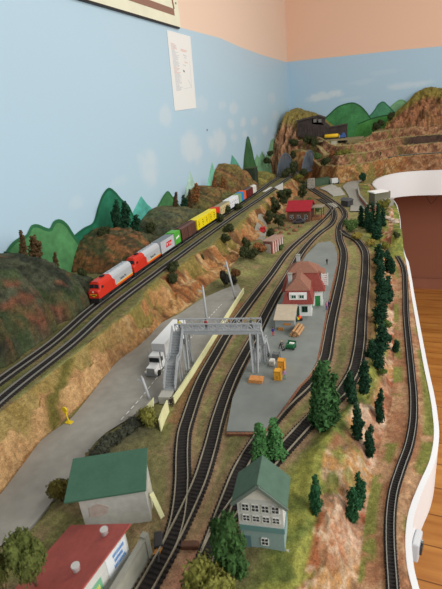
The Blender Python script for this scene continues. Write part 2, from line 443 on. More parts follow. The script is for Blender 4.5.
TP['outer'] = pxl([(208, 557), (219, 534), (232, 512), (250, 488), (268, 467), (285, 448.8), (299, 433.5), (318, 414.3), (332, 402.5), (342, 392.5), (349, 382), (354.5, 371), (357.5, 359), (359.5, 345.8), (361.5, 318), (364, 290), (365.6, 268), (363.5, 249.5), (355.5, 240), (346, 235), (341.5, 231)])
TP['spur'] = pxl([(337.5, 207.5), (330, 202), (320, 195.3), (308, 187.3), (303, 182)])
NZ = lambda y: M - .022 - .034 * (1 - min(max((y - .35) / .9, 0), 1))
NPX = [(393.2, 600), (392.7, 588.5), (390.8, 560), (389.9, 535), (390.4, 516), (393.2, 494), (400.9, 468.7), (408.5, 447.4), (412.8, 424), (413.4, 400), (411.5, 376), (408.6, 346), (406, 318), (405.3, 290), (402.5, 266), (397.5, 257)]
def pn(x, y):
    z = M - .03
    for _ in range(8): z = NZ(P(x, y, z).y)
    return P(x, y, z)
TP['narrow'] = [pn(*a) for a in NPX]
TP['wallside'] = [P(x, y, E) for x, y in ((-30, 405), (0, 382), (51.5, 344.5), (87, 313.5))] + [Vector((-.70, 1.0, E)), Vector((-.722, 1.4, E)), Vector((-.738, 1.8, E)), Vector((-.766, 2.33, E)), Vector((-.79, 2.75, E)), Vector((-.785, 3.0, E)), Vector((-.74, 3.25, E))]
TP['outside'] = [P(x, y, E) for x, y in ((-30, 429), (0, 402), (74.6, 341.8), (107, 312))] + [Vector((-.648, 1.0, E)), Vector((-.667, 1.33, E)), Vector((-.681, 1.65, E)), Vector((-.695, 2.33, E)), Vector((-.715, 2.75, E)), Vector((-.70, 3.0, E)), Vector((-.66, 3.25, E))]
SP = {k: spline(v, .0036) for k, v in TP.items()}

# ------------------------------------------------------------------ the landscape
def tab(lst): a = np.array(sorted(lst)); return lambda y: np.interp(y, a[:, 0], a[:, 1])
xct = tab([(-.2, -.555), (.38, -.565), (.6, -.572), (.76, -.583), (.92, -.598), (1.1, -.61), (1.18, -.615), (1.4, -.628), (1.6, -.632), (1.94, -.645), (2.33, -.665), (2.9, -.685)])
xcb = tab([(-.2, -.47), (.2, -.49), (.3, -.503), (.42, -.53), (.54, -.534), (.66, -.553), (.71, -.541), (.87, -.55), (1.0, -.54), (1.16, -.52), (1.3, -.515), (1.6, -.535), (2.04, -.578), (2.4, -.61), (2.9, -.64)])
FAS = [(.05, -.2), (.045, .1), (.034, .22), (.027, .356), (.0165, .40), (.0155, .467), (.030, .53), (.043, .575), (.051, .64), (.050, .69), (.037, .84), (.0128, 1.14), (-.012, 1.48), (-.026, 1.62), (-.050, 2.0), (-.085, 2.28), (-.14, 2.46), (-.195, 2.66), (-.222, 2.80), (-.222, 2.92), (-.198, 3.04), (-.155, 3.14), (-.085, 3.215), (.0, 3.245), (.166, 3.24), (.6, 3.2), (1.4, 3.2)]
fasp = spline([(a, b, 0) for a, b in FAS], .012)
_f1 = [(p.y, p.x) for p in fasp if p.y < 2.82 and p.x < .1]
xfa = tab(_f1)
_f2 = [(p.x, p.y) for p in fasp if p.y > 2.82]
xrt = tab([(-.2, -.10), (.30, -.10), (.37, -.100), (.48, -.110), (.60, -.082), (.75, -.06), (.9, -.068), (1.05, -.082), (1.2, -.098), (1.4, -.115), (1.55, -.125), (1.7, -.11), (2.0, -.10), (2.28, -.14), (2.5, -.2), (2.9, -.27)])
xrb = tab([(-.2, -.036), (.37, -.036), (.47, -.036), (.57, -.030), (.7, -.016), (.9, -.02), (1.15, -.032), (1.35, -.05), (1.5, -.062), (1.65, -.06), (2.0, -.07), (2.28, -.11), (2.5, -.17), (2.9, -.245)])
dropf = lambda y: np.where(y < 1.5, .022 + .034 * (1 - np.clip((y - .35) / .9, 0, 1)), .022 * (1 - sstep(y, 1.5, 1.7)))

pts_main = np.array([(p.x, p.y) for k in ('left', 'inner', 'yard', 'outer', 'spur', 'narrow', 'wallside', 'outside') for p in SP[k][::3]])
def track_dist(X, Y):
    d = np.full(X.shape, 9.)
    for i in range(0, len(pts_main), 60):
        c = pts_main[i:i + 60]; lo, hi = c.min(0) - .06, c.max(0) + .06
        k = (X > lo[0]) & (X < hi[0]) & (Y > lo[1]) & (Y < hi[1])
        if k.any():
            dd = np.sqrt(((X[k][:, None] - c[None, :, 0]) ** 2 + (Y[k][:, None] - c[None, :, 1]) ** 2).min(1)); d[k] = np.minimum(d[k], dd)
    return d

ys = np.concatenate([np.arange(.0, 1.2, .0045), np.arange(1.2, 2.83, .008)])
rows = []; xcts = []; xcbs = []
for y in ys:
    a, b, c, d, e = xct(y), xcb(y), xrt(y), xrb(y), xfa(y)
    wob = (fbm(np.array([y]), np.array([0.]), 9, 5, 2)[0] - .5) * .09 * float(sstep(y, .62, .85))
    b = b + (fbm(np.array([y]), np.array([9.]), 12, 6, 2)[0] - .5) * .05 * float(sstep(y, .85, 1.0)); xcts.append(a + wob * .6); xcbs.append(b)
    rows.append(np.concatenate([np.linspace(XW, a + wob * .6, 40, False), np.linspace(a + wob * .6, b, 34, False), np.linspace(b, c, 96, False), np.linspace(c, d, 40, False), np.linspace(d, e, 24)]))
X = np.array(rows); Y = np.repeat(ys[:, None], X.shape[1], 1)
A_, B_, C_, D_, F_ = [f(ys)[:, None] for f in (xct, xcb, xrt, xrb, xfa)]; A_ = np.array(xcts)[:, None]; B_ = np.array(xcbs)[:, None]
n1, n2, n3 = fbm(X, Y, 14, 1), fbm(X, Y, 45, 2), fbm(X, Y, 160, 3)
td = track_dist(X, Y)
calm = sstep(td, .018, .04)
tcl = np.clip((X - A_) / (B_ - A_), 0, 1)
# stepped, gullied cliff profile
gul = (fbm(X * .3, Y, 30, 11) - .5)
tt = np.clip(tcl + gul * .55 * np.sin(np.pi * tcl), 0, 1)
cl = 1 - (.66 * sstep(tt, .06, .40) + .34 * sstep(tt, .45, .97))
far = sstep(Y, 1.25, 1.7)
nearc = (1 - sstep(Y, .50, .72)); clN = 1 - (.26 * sstep(tt, 0, .45) + .74 * sstep(tt, .48, .82)); cl = cl * (1 - nearc) + clN * nearc
cl2 = 1 - tcl ** .8
Z = M + (E - M) * (cl * (1 - far * .35) + cl2 * far * .35)
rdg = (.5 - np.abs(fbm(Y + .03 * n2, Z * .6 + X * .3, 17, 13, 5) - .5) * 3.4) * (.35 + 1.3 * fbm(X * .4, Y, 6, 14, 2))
on_cliff = (tcl > .01) & (tcl < .99)
Z += np.where(on_cliff, ((n2 - .5) * .022 + (n1 - .5) * .02) * np.sin(np.pi * tcl), 0)
X = X + np.where(on_cliff, rdg * .019 * np.sin(np.pi * np.clip(tcl, 0, 1)), 0)
# right-hand bank down to the narrow line
tr = np.clip((X - C_) / (D_ - C_), 0, 1)
gr = (fbm(X, Y * .6, 40, 21) - .5); rd2 = .5 - np.abs(fbm(X * .8, Y * .6, 38, 23, 4) - .5) * 3.4
tr2 = np.clip(tr + gr * .5 * np.sin(np.pi * tr), 0, 1)
drop = dropf(Y)
Z = np.where(X > C_, M - drop * (.30 * sstep(tr2, .0, .45) + .7 * sstep(tr2, .45, 1)) + rd2 * .009 * np.sin(np.pi * tr), Z)
# knoll between the outer line and the bank near the signal house
kn = np.exp(-(((X + .088) / .024) ** 2 + ((Y - .50) / .10) ** 2))
Z += .012 * kn * calm
Z += .034 * np.exp(-(((X + .040) / .030) ** 2 + ((Y - 1.63) / .085) ** 2)) + .012 * np.exp(-(((X + .10) / .02) ** 2 + ((Y - 1.25) / .25) ** 2)) * calm
Z += .02 * np.exp(-(((X + .075) / .03) ** 2 + ((Y - 2.0) / .12) ** 2))
# grass bank below the cliff between road end and rust bush
Z += .018 * sstep(Y, 1.08, 1.25) * (1 - sstep(Y, 1.45, 1.75)) * (1 - sstep(X, -.50, -.43)) * (tcl > .9)
# hedge bank beside the road
hb0, hb1 = P(150, 425), P(100, 462)
dv = (hb1 - hb0); L2 = dv.x ** 2 + dv.y ** 2
s_ = np.clip(((X - hb0.x) * dv.x + (Y - hb0.y) * dv.y) / L2, 0, 1)
hd = np.sqrt((X - hb0.x - s_ * dv.x) ** 2 + (Y - hb0.y - s_ * dv.y) ** 2)
hedge = np.exp(-(hd / .016) ** 2)
Z += hedge * .012 * (.7 + .6 * n2)
Z += ((n1 - .5) * .006 + (n2 - .5) * .004 + (n3 - .5) * .0022) * calm * np.where(X > B_, 1, .6)
Z = np.where(td < .016, np.where(X < A_, E, np.where(X > D_ - .01, M - drop, M)), Z - .0008)
# colours
C = np.broadcast_to(GRASS, X.shape + (3,)).copy()
C = mixc(C, OLIVE, sstep(n1, .42, .62)); C = mixc(C, DIRT, sstep(n2, .52, .72) * .7)
C = mixc(C, DKGR, sstep(fbm(X, Y, 10, 31), .58, .7) * .6)
plateau = X < A_
C[plateau] = mixc(mixc(np.broadcast_to(LC(104, 104, 62), X.shape + (3,)), OLIVE, sstep(n1, .4, .6)), DIRT, sstep(n2, .5, .7) * .5)[plateau]
cc = mixc(np.broadcast_to(OCHRE, X.shape + (3,)), ORANGE, sstep(n1, .38, .6)); cc = mixc(cc, TAN, sstep(n2, .5, .68)); cc = mixc(cc, BROWN, sstep(n3, .52, .75) * .6 + .35 * sstep(gul, .05, .2)); cc = mixc(cc, LC(92, 62, 40), sstep(-rdg, -.12, .16) * .85); cc = mixc(cc, LC(186, 144, 98), sstep(rdg, .3, .45) * .5)  # crevice shade darkened into the rock colour, ribs given a painted highlight
near = 1 - sstep(Y, .55, .8)
cc = mixc(cc, mixc(np.broadcast_to(LC(192, 156, 110), X.shape + (3,)), LC(158, 118, 78), sstep(n2, .45, .65)), near * .8)
gz = np.clip((1 - sstep(tcl + (n2 - .5) * .12, .04, .12)) + sstep(fbm(X, Y, 13, 41), .57, .62) * (1 - sstep(tcl, .35, .7)) * .9 + near * (1 - sstep(tcl + (n2 - .5) * .3, .38, .55)), 0, 1)
yb1 = P(79, 367, E - .01); yb2 = P(60, 417, M + .02); band = np.exp(-((Y - np.interp(tcl, [.1, .75], [yb1.y, yb2.y])) / .014) ** 2) * (1 - sstep(tcl, .8, .95))
gz = np.clip(gz * (1 - near * .25) + band, 0, 1)
cc = mixc(cc, mixc(np.broadcast_to(LC(112, 108, 58), X.shape + (3,)), LC(132, 118, 58), n2), gz * .9)
cc = mixc(cc, LC(96, 90, 44), np.clip(band * 1.6, 0, 1) * .9)
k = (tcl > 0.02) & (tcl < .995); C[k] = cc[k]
# bank colours on the right
rc = mixc(np.broadcast_to(CLAY, X.shape + (3,)), PINK, sstep(n2, .42, .62)); rc = mixc(rc, OCHRE, sstep(n1, .45, .65)); rc = mixc(rc, LC(166, 150, 128), sstep(n3, .5, .75) * .6); rc = mixc(rc, LC(150, 84, 58), sstep(fbm(X, Y * .5, 30, 61), .52, .6)); rc = mixc(rc, LC(206, 186, 160), sstep(rd2, .33, .45) * .5); rc = mixc(rc, LC(112, 84, 62), sstep(-rd2, -.1, .2) * .6)  # pale highlight painted on the raised ribs, shade painted into the hollows
rg = mixc(np.broadcast_to(LC(136, 136, 66), X.shape + (3,)), LC(98, 108, 54), sstep(n2, .4, .65))
gk = sstep(fbm(X, Y, 18, 51), .44, .56) * (1 - sstep(tr, .3, .75)) + (1 - sstep(tr, .05, .3))
nearr = 1 - sstep(Y, .50, .62)
gk = np.clip(gk * (1 - nearr * .9 * sstep(tr, .12, .3)), 0, 1)
gk = np.clip(gk + sstep(fbm(X, Y, 26, 57), .56, .64) * .8 * (1 - sstep(tr, .6, .9)), 0, 1); rr = mixc(rc, rg, gk)
k = X > C_; C[k] = rr[k]
k2 = (X > C_ - .05) & (X <= C_); wt = sstep(X, C_ - .05, C_ - .015) * calm
C = np.where(k2[..., None], mixc(C, rg, wt), C)
led = X > D_
lg = mixc(mixc(np.broadcast_to(LC(176, 140, 106), X.shape + (3,)), LC(156, 112, 82), sstep(n2, .4, .6)), LC(120, 124, 62), sstep(fbm(X, Y, 24, 71), .46, .56) * sstep(td, .012, .02) * .95)
lg = mixc(lg, rg, sstep(Y, 1.42, 1.5))
C[led] = lg[led]
# greener pockets near the hedge, worn earth by the tracks
C = mixc(C, LC(70, 72, 58), np.clip(hedge * 1.3, 0, 1))
dark_grass = np.exp(-(((X + .40) / .05) ** 2 + ((Y - .40) / .12) ** 2)) * (X > B_)  # patch of dark grass beside the road
C = mixc(C, LC(92, 88, 60), np.clip(dark_grass, 0, 1) * .8)
edge = (1 - sstep(td, .016, .026)) * (.55 + .45 * n2)
C = np.where((X > B_)[..., None] & (X < D_)[..., None], mixc(C, LC(150, 122, 96), edge), C)
# brown ballast strip left of the left-hand line and the pink earth beside the near turnout
lefty = np.array([(p.y, p.x) for p in SP['left']]); ly = np.interp(Y, lefty[np.argsort(lefty[:, 0])][:, 0], lefty[np.argsort(lefty[:, 0])][:, 1])
strip = ((X < ly - .012) & (X > ly - .034) & (Y > .5) & (Y < 1.0)) * (.55 + .45 * n2)
C = mixc(C, LC(140, 104, 76), strip)
e1 = np.exp(-(((X + .245) / .03) ** 2 + ((Y - .27) / .07) ** 2)); C = mixc(C, LC(178, 142, 118), np.clip(e1 * 1.4, 0, 1) * calm)
e2 = np.exp(-(((X + .205) / .014) ** 2 + ((Y - .24) / .08) ** 2)); C = mixc(C, LC(176, 132, 106), np.clip(e2 * 1.5, 0, 1))
# brown ditch right of the outer line
oy = np.array([(p.y, p.x) for p in SP['outer']]); oy = oy[np.argsort(oy[:, 0])]; ox = np.interp(Y, oy[:, 0], oy[:, 1])
dt = ((X > ox + .014) & (X < ox + .032) & (Y > .78) & (Y < 1.45)) * 1.
Z -= dt * .004; C = mixc(C, LC(104, 78, 50), dt * (.6 + .4 * n2))
# yard earth (rocks and rubble) under the trees at the far left
fy = sstep(Y, 1.75, 1.95) * (1 - sstep(X, -.46, -.40)) * (X > B_); C = mixc(C, mixc(np.broadcast_to(LC(150, 112, 80), X.shape + (3,)), LC(110, 96, 60), sstep(n2, .4, .6)), fy * .9)
o = grid_mesh('terrain_main', X, Y, Z, C, m_ground); structure(o)
TX, TY, TZ = X, Y, Z

def ground(x, y):
    i = int(np.clip(np.searchsorted(ys, y), 1, len(ys) - 1)); r = X[i]
    return float(np.interp(x, r, Z[i])) if y < 2.83 else float(zback(np.array([x]), np.array([y]))[0])

# far landscape with its terraces
yff = tab(_f2); yb_ = tab([(-.94, 3.2), (-.65, 3.12), (-.55, 3.0), (-.45, 2.92), (-.32, 2.96), (-.24, 3.05), (-.2, 3.13), (-.1, 3.265), (.05, 3.29), (1.4, 3.26)])
def zback(x, y):
    g1, g2 = fbm(x, y * .3, 12, 81), fbm(x, y, 40, 82)
    s = y - yb_(x) + (g1 - .5) * .03
    top = np.where(x > -.27, 1., sstep(x, -.40, -.2))
    z = M + .10 * sstep(s, 0, .05) + .06 * sstep(s, .085, .11) + .05 * sstep(s, .155, .18) + .055 * top * sstep(s, .23, .255)
    lf = 1 - sstep(x, -.5, -.4)
    z = z + np.interp(x, [-.94, -.72, -.62, -.5, -.42], [.10, .10, .06, .015, 0]) * sstep(y + (g1 - .5) * .06, 3.10, 3.21) + 0 * lf
    slope = sstep(s, 0, .03) * (1 - sstep(s, .04, .06)) + sstep(s, .08, .09) * (1 - sstep(s, .105, .115)) + sstep(s, .15, .16) * (1 - sstep(s, .175, .185)) + sstep(s, .225, .235) * (1 - sstep(s, .25, .26))
    g3 = .5 - np.abs(fbm(x, y * .8, 24, 84, 4) - .5) * 3.4
    return z + ((g2 - .5) * .022 + g3 * .012) * slope + (g2 - .5) * .003
xs = np.arange(XW, 1.4, .008)
rows = []
for x in xs:
    y0 = 2.822 if x < -.222 else float(yff(x))
    rows.append(np.concatenate([np.linspace(y0, max(yb_(x) - .04, y0 + .005), 20, False), np.linspace(max(yb_(x) - .04, y0 + .005), yb_(x) + .30, 90, False), np.linspace(yb_(x) + .30, YW, 20)]))
Yb = np.array(rows).T; Xb = np.repeat(xs[None, :], Yb.shape[0], 0)
Zb = zback(Xb, Yb); Zb[0] -= .02
s = Yb - yb_(Xb) + (fbm(Xb, Yb * .3, 12, 81) - .5) * .03
gz_, gx_ = np.gradient(Zb, axis=0) / np.maximum(np.gradient(Yb, axis=0), 1e-4), 0
steep = sstep(gz_, .5, .9)
n1, n2, n3 = fbm(Xb, Yb, 14, 91), fbm(Xb, Yb + Zb, 45, 92), fbm(Xb, Yb + Zb, 150, 93)
flat = mixc(np.broadcast_to(LC(142, 132, 82), Xb.shape + (3,)), LC(116, 104, 62), sstep(n2, .4, .6)); flat = mixc(flat, DIRT, sstep(n1, .5, .65))
flat = mixc(flat, LC(168, 154, 106), sstep(s, .04, .06) * .8); flat = mixc(flat, GRASS, (1 - sstep(s, -.01, .01)) * sstep(n1, .35, .6))  # ledge tops tinted paler, the light from above put into their colour
och = mixc(np.broadcast_to(OCHRE, Xb.shape + (3,)), ORANGE, sstep(n1, .4, .6)); och = mixc(och, TAN, sstep(n2, .54, .72)); och = mixc(och, LC(110, 74, 44), sstep(fbm(Xb, Yb * 3 + Zb, 34, 97), .50, .58) * .8)
red = mixc(np.broadcast_to(REDROCK, Xb.shape + (3,)), LC(172, 134, 100), sstep(n2, .45, .65)); red = mixc(red, LC(92, 62, 46), sstep(fbm(Xb, Yb * 3 + Zb * 2, 34, 98), .49, .57) * .85)
rocky = mixc(och, red, np.clip(sstep(s, .06, .08) + sstep(Xb, -.12, .0) * .7, 0, 1))
coal = sstep(s, .135, .15) * (1 - sstep(s, .185, .2)) * sstep(Xb, -.10, -.06); rocky = mixc(rocky, LC(62, 50, 46), coal * .9)
bush = sstep(fbm(Xb, Yb, 20, 95), .58, .66) * (1 - sstep(Xb, -.2, 0)); rocky = mixc(rocky, LC(112, 108, 56), bush * .8)
Cb = mixc(flat, rocky, steep)
o = grid_mesh('terrain_far', Xb, Yb, Zb, Cb, m_rock); structure(o)

# fascia board round the aisle, and the baseboard edges
mb = MB(); n = len(fasp)
ztop = [NZ(p.y) - .004 if p.y < 1.3 else M - .026 + .03 * float(sstep(p.y, 1.5, 2.2)) for p in fasp]
v = []; nf = []
for i, p in enumerate(fasp):
    d = (fasp[min(i + 1, n - 1)] - fasp[max(i - 1, 0)]).normalized(); nrm = Vector((d.y, -d.x, 0)); zt = ztop[i] + .004
    hgt = .085 + .075 * float(sstep(p.y, .9, 2.0))
    nf.append((p, nrm, zt))
    q = p + nrm * (.0075 - .0045 * float(sstep(p.y, 1.42, 1.5) * (1 - sstep(p.y, 2.25, 2.4))))
    v += [(p.x, p.y, zt), (q.x, q.y, zt), (q.x, q.y, zt - hgt), (p.x, p.y, zt - hgt)]
fcs = []
for i in range(n - 1):
    for k in range(4): fcs.append((4 * i + k, 4 * i + 4 + k, 4 * i + 4 + (k + 1) % 4, 4 * i + (k + 1) % 4))
fcs += [(0, 1, 2, 3), tuple(4 * (n - 1) + k for k in (3, 2, 1, 0))]
mb.add(v, fcs)
o = mb.build('fascia_board', mat('white_gloss_paint', (236, 238, 240), .3, spec=.5), smooth=False)
bpy.context.view_layer.update()
tag(o, 'white painted curved fascia board edging the layout along the aisle', 'fascia board')
# underside panel so the layout is solid
mb = MB(); pp = [(p.x - .001, p.y, M - .16) for p in fasp if p.y >= 0]
structure(MB().prism([(XW, 0, M - .13)] + [(p.x - .004, p.y, M - .13) for p in fasp if p.y >= 0] + [(1.4, YW, M - .13), (XW, YW, M - .13)], (0, 0, .02)).build('trim_underside', mat('plywood', (150, 118, 84), .7)))
mb = MB().box(-.20, -.15, 1.5, 1.55, 0, M - .13).box(-.80, -.75, 1.5, 1.55, 0, M - .13).box(-.75, -.20, 1.505, 1.545, M - .24, M - .14).box(-.20, -.15, .3, .35, 0, M - .13).box(-.195, -.155, .35, 1.5, M - .24, M - .14).box(-.80, -.75, 3.4, 3.45, 0, M - .13).box(-.795, -.755, 1.55, 3.4, M - .24, M - .14)
structure(mb.build('added_benchwork', mat('plywood', (150, 118, 84), .7)))  # unseen legs and rails, added so the fascia and layout have support below
# socket panel on the fascia
c = P(417, 545, M - .09); best = min(range(n), key=lambda i: (fasp[i].x - .02) ** 2 + (fasp[i].y - .415) ** 2)
def _pp(q):
    v = RW.T @ (np.array(q) - CAM); return CX + F * v[0] / v[2], CY + F * v[1] / v[2]
best, dz_ = min(((i, z) for i in range(n) if .35 < fasp[i].y < .6 for z in (.02, .03, .04, .05, .06)), key=lambda k: math.hypot(*(a - b for a, b in zip(_pp(nf[k[0]][0] + nf[k[0]][1] * .01 + Vector((0, 0, nf[k[0]][2] - k[1]))), (417, 546)))))
p, nrm, zt = nf[best]; d = Vector((-nrm.y, nrm.x, 0))
t = thing('socket_panel', 'small grey throttle socket box fixed on the outside of the white fascia', 'socket', p + nrm * .008 + Vector((0, 0, zt - dz_)), math.atan2(d.y, d.x))
MB().box(-.014, .014, -.009, 0, -.016, .016).build('plate', mat('grey_plastic', (196, 198, 200), .4), t, bevel=.002)
MB().box(-.007, .007, -.012, -.009, -.007, .007).build('jack', mat('dark_plastic', (60, 60, 62), .4), t)
MB().cyl((0, -.009, .011), (0, -.012, .011), .0025).build('screw', mat('steel', (150, 150, 150), .3, metal=.8), t)
# wire loop hanging under the far fascia
a, b = PY(424, 199, 3.26), PY(440, 198, 3.26); a.z = b.z = M - .128
t = MB().tube(spline([a, a + Vector((.02, .01, -.05)), (a + b) / 2 + Vector((0, .01, -.085)), b + Vector((-.02, .01, -.05)), b], .005), .0016, 5).build('hanging_wire', mat('black_wire', (30, 26, 26), .6)); tag(t, 'thin dark wire loop hanging below the far white fascia', 'wire')

# ------------------------------------------------------------------ rocky hills against the wall
def ridge(name, label, cat, crest, axis, depth, zb, seed, cols, rough=.02, group=None, nrow=40, face=.5, step=.007, top=None, toph=.75):
    """mound whose crest follows (s, z) along a wall; the front falls away from the wall"""
    crest = sorted(crest); a = np.array(crest); ss = np.arange(a[0, 0], a[-1, 0] + 1e-6, step)
    zc = np.interp(ss, a[:, 0], a[:, 1])
    k = np.exp(-np.linspace(-1.6, 1.6, 5) ** 2); k /= k.sum(); zc = np.convolve(np.pad(zc, 2, 'edge'), k, 'valid')
    t = np.linspace(0, 1, nrow); S, T = np.meshgrid(ss, t)
    H = np.repeat((zc - zb)[None, :], nrow, 0)
    dep = depth(ss) if callable(depth) else np.full(len(ss), depth)
    D = T * dep[None, :]
    prof = (1 - .12 * T) * (1 - T ** 5) ** .7
    Zr = zb + H * prof
    ky = .45 if axis == 'y' else 1.5
    q1 = fbm(S, Zr * ky + D * .5, 15, seed, 4) - .5
    q2 = .5 - np.abs(fbm(S * 1.2, Zr * ky * 1.1 + D, 26, seed + 2, 4) - .5) * 3.2
    n2 = fbm(S, Zr + D, 75, seed + 7, 4) - .5
    w = np.clip(T * 1.6, 0, 1) * np.clip(H / .04, 0, 1)
    lump = (q1 * 2.0 + q2 * .7 + n2 * .6) * rough
    Zr = Zr + (q1 * .9 + n2 * .7 + q2 * .3) * rough * (w * .7 + .3 * np.clip(H / .04, 0, 1))
    D = D + np.where(T > .02, lump * w, 0)
    D = np.minimum(D, dep[None, :] + .004)
    D = np.maximum(D, 0)
    Zr[-1] = zb - .01
    base, alt, dark, grn = cols
    f1, f2 = fbm(S, Zr * 2, 16, seed + 3), fbm(S, Zr * 2 + D, 60, seed + 4)
    Cc = mixc(np.broadcast_to(base, S.shape + (3,)), alt, sstep(f1, .46, .62)); Cc = mixc(Cc, dark, np.clip(sstep(f2, .46, .62) * .8 + sstep(-q2, -.12, .12) * .5, 0, 1))
    hr = (Zr - zb) / np.maximum(H, .01)
    Cc = mixc(Cc, grn, np.clip(sstep(fbm(S, Zr * 2 + D, 20, seed + 9), .5, .6) * (.15 if axis == 'x' else .6) + (sstep(hr, toph, toph + .14) if top else 0), 0, 1) * .9)
    Xr, Yr = (XW + .004 + D, S) if axis == 'y' else (S, YW - .004 - D)
    o = grid_mesh(name, Xr, Yr, Zr, Cc, m_rock)
    o['kind'] = 'structure'
    return tag(o, label, cat, group)
hc = (LC(72, 76, 58), LC(112, 72, 54), LC(46, 50, 40), LC(62, 78, 44))
def cr(px, X=-.9): return [(PX(x, y, X).y, PX(x, y, X).z) for x, y in px]
GH = lambda y: np.interp(y, [0, .45, .75, 1.0, 1.2, 1.6, 3], [.25, .268, .238, .218, .205, .182, .15])
ridge('rocky_hill', 'big mottled green and rust plaster hill at the left edge, two brown trees on top', 'hill',
      [(.30, E + .09)] + cr([(-30, 255), (0, 254), (10, 253), (20, 254), (32, 258), (44, 260), (54, 266), (66, 275), (78, 281), (85, 286), (88, 294), (91, 314)], -.83), 'y', lambda y: GH(y), E, 5, hc, .028)
ridge('rocky_hill', 'rounded rust and green hill directly behind the two red and silver locomotives', 'hill',
      cr([(78, 306), (84, 284), (90, 254), (96, 238), (104, 231), (112, 228), (120, 229), (127, 231), (135, 238), (143, 245), (152, 254), (158, 262)], -.88), 'y', lambda y: GH(y) - .01, E, 15, (LC(84, 82, 58), LC(134, 90, 56), LC(54, 56, 40), LC(70, 82, 48)), .026)
ridge('rocky_hill', 'grey green domed hill behind the silver and green containers and brown boxcar', 'hill',
      cr([(146, 250), (150, 232), (155, 219), (161, 211), (168, 207), (175, 205), (183, 207), (191, 210), (198, 218), (206, 232)], -.88), 'y', lambda y: GH(y) - .02, E, 25, (LC(88, 92, 70), LC(100, 94, 66), LC(66, 70, 54), LC(86, 92, 60)), .018, face=.55)
ridge('rocky_hill', 'scrubby olive hill behind the yellow containers and tan car', 'hill',
      cr([(188, 226), (193, 206), (198, 195), (203, 188), (208, 185), (215, 187), (222, 190), (228, 194), (234, 202), (240, 212)], -.88), 'y', .145, E, 35, (LC(100, 98, 60), LC(126, 94, 58), LC(66, 64, 42), LC(100, 102, 56)), .022)
ridge('rocky_hill', 'tall rust brown cone of rock behind the white and coloured freight cars', 'hill',
      cr([(220, 208), (222, 184), (225, 170), (229, 163), (233, 164), (238, 169), (243, 177), (247, 185), (250, 196)], -.88), 'y', .135, E, 45, (LC(146, 108, 68), LC(128, 104, 62), LC(86, 66, 46), LC(112, 106, 58)), .022)
ridge('rocky_hill', 'low olive mound beside the tracks just before the grey truss bridge', 'hill',
      cr([(252, 190), (256, 176), (261, 171), (267, 172), (273, 177), (278, 182), (282, 186)], -.88), 'y', .12, E, 55, (LC(142, 132, 70), LC(150, 120, 68), LC(96, 88, 54), LC(124, 124, 66)), .018)
# back corner and right-hand mountains
def crb(px, Y): return [(PY(x, y, Y).x, PY(x, y, Y).z) for x, y in px]
c_ = crb([(272, 165), (273, 140), (274, 128), (277, 114), (280, 109), (287, 107.5), (295, 109.5), (303, 112), (312, 115), (320, 121), (332, 130)], 3.5)
c_[0] = (XW, c_[1][1]) if c_[1][0] > XW else (XW, c_[2][1])
c_ = [c for c in c_ if c[0] >= XW]
ridge('rocky_mountain', 'stepped brown and green rock mountain filling the far corner of the walls', 'mountain', c_, 'x', lambda x: np.interp(x, [-.94, -.8, -.7, -.55, -.4], [.62, .58, .42, .3, .2]), M, 65,
      (LC(192, 146, 112), LC(160, 116, 84), LC(96, 72, 54), LC(142, 130, 70)), .06, face=.62, top=True, toph=.72)
c_ = crb([(378, 140), (384, 130), (390, 120), (396, 112), (402, 106), (409, 100), (416, 92), (424, 88), (432, 86.5), (442, 88), (452, 86), (470, 92), (500, 104), (540, 112)], 3.68)
ridge('rocky_mountain', 'big reddish brown rock mountain with a grassy top against the back wall', 'mountain', c_, 'x', .2, M + .235, 75,
      (LC(172, 122, 88), LC(150, 104, 74), LC(84, 60, 46), LC(134, 124, 60)), .055, face=.35, top=True, toph=.70, nrow=60)

# ------------------------------------------------------------------ railway tracks
m_tie = mat('black_sleepers', (44, 40, 38), .75, 200, .3)
m_rail = mat('dull_rail', (160, 152, 132), .4, 60, .12, metal=.2)
m_rail2 = mat('bright_rail', (150, 148, 140), .35, metal=.4)
def make_track(key, label, gauge=.0165, pitch=.0062, tiew=.0262, z0=.0012, mr=None):
    root = thing('railway_track', label, 'railway track', group=None)
    pts = spline(TP[key], pitch / 4); n = len(pts)
    frs = []
    for i, p in enumerate(pts):
        d = (pts[min(i + 1, n - 1)] - pts[max(i - 1, 0)]); d.z = 0; d.normalize(); frs.append((p, Vector((-d.y, d.x, 0))))
    v = []; f = []
    for i, (p, nn) in enumerate(frs):
        hi = (i % 4) in (0, 1); zt = z0 + (.0022 if hi else .0007); w = tiew / 2 if hi else tiew / 2 - .0012
        for (u, z) in ((-w, -.001), (-w, zt), (w, zt), (w, -.001)): q = p + nn * u; v.append((q.x, q.y, q.z + z))
    for i in range(n - 1):
        for k in range(4): f.append((4 * i + k, 4 * i + (k + 1) % 4, 4 * i + 4 + (k + 1) % 4, 4 * i + 4 + k))
    f += [(3, 2, 1, 0), tuple(4 * (n - 1) + k for k in range(4))]
    MB().add(v, f).build('sleeper_strip', m_tie, root)
    rw = .0013 if gauge > .012 else .0009; h = .0026 if gauge > .012 else .0018
    for sgn in (-1, 1):
        v = []; f = []
        pr = frs[::2] + ([frs[-1]] if (n - 1) % 2 else [])
        for (p, nn) in pr:
            for (u, z) in ((-rw / 2, .002), (-rw / 2, .002 + h), (rw / 2, .002 + h), (rw / 2, .002)): q = p + nn * (sgn * gauge / 2 + u); v.append((q.x, q.y, q.z + z0 + z))
        m = len(pr)
        for i in range(m - 1):
            for k in range(4): f.append((4 * i + k, 4 * i + (k + 1) % 4, 4 * i + 4 + (k + 1) % 4, 4 * i + 4 + k))
        f += [(3, 2, 1, 0), tuple(4 * (m - 1) + k for k in range(4))]
        MB().add(v, f).build('rail', mr or m_rail, root)
    return root
make_track('left', z0=.0009, label='curving track beside the pale yellow fence, under the footbridge')
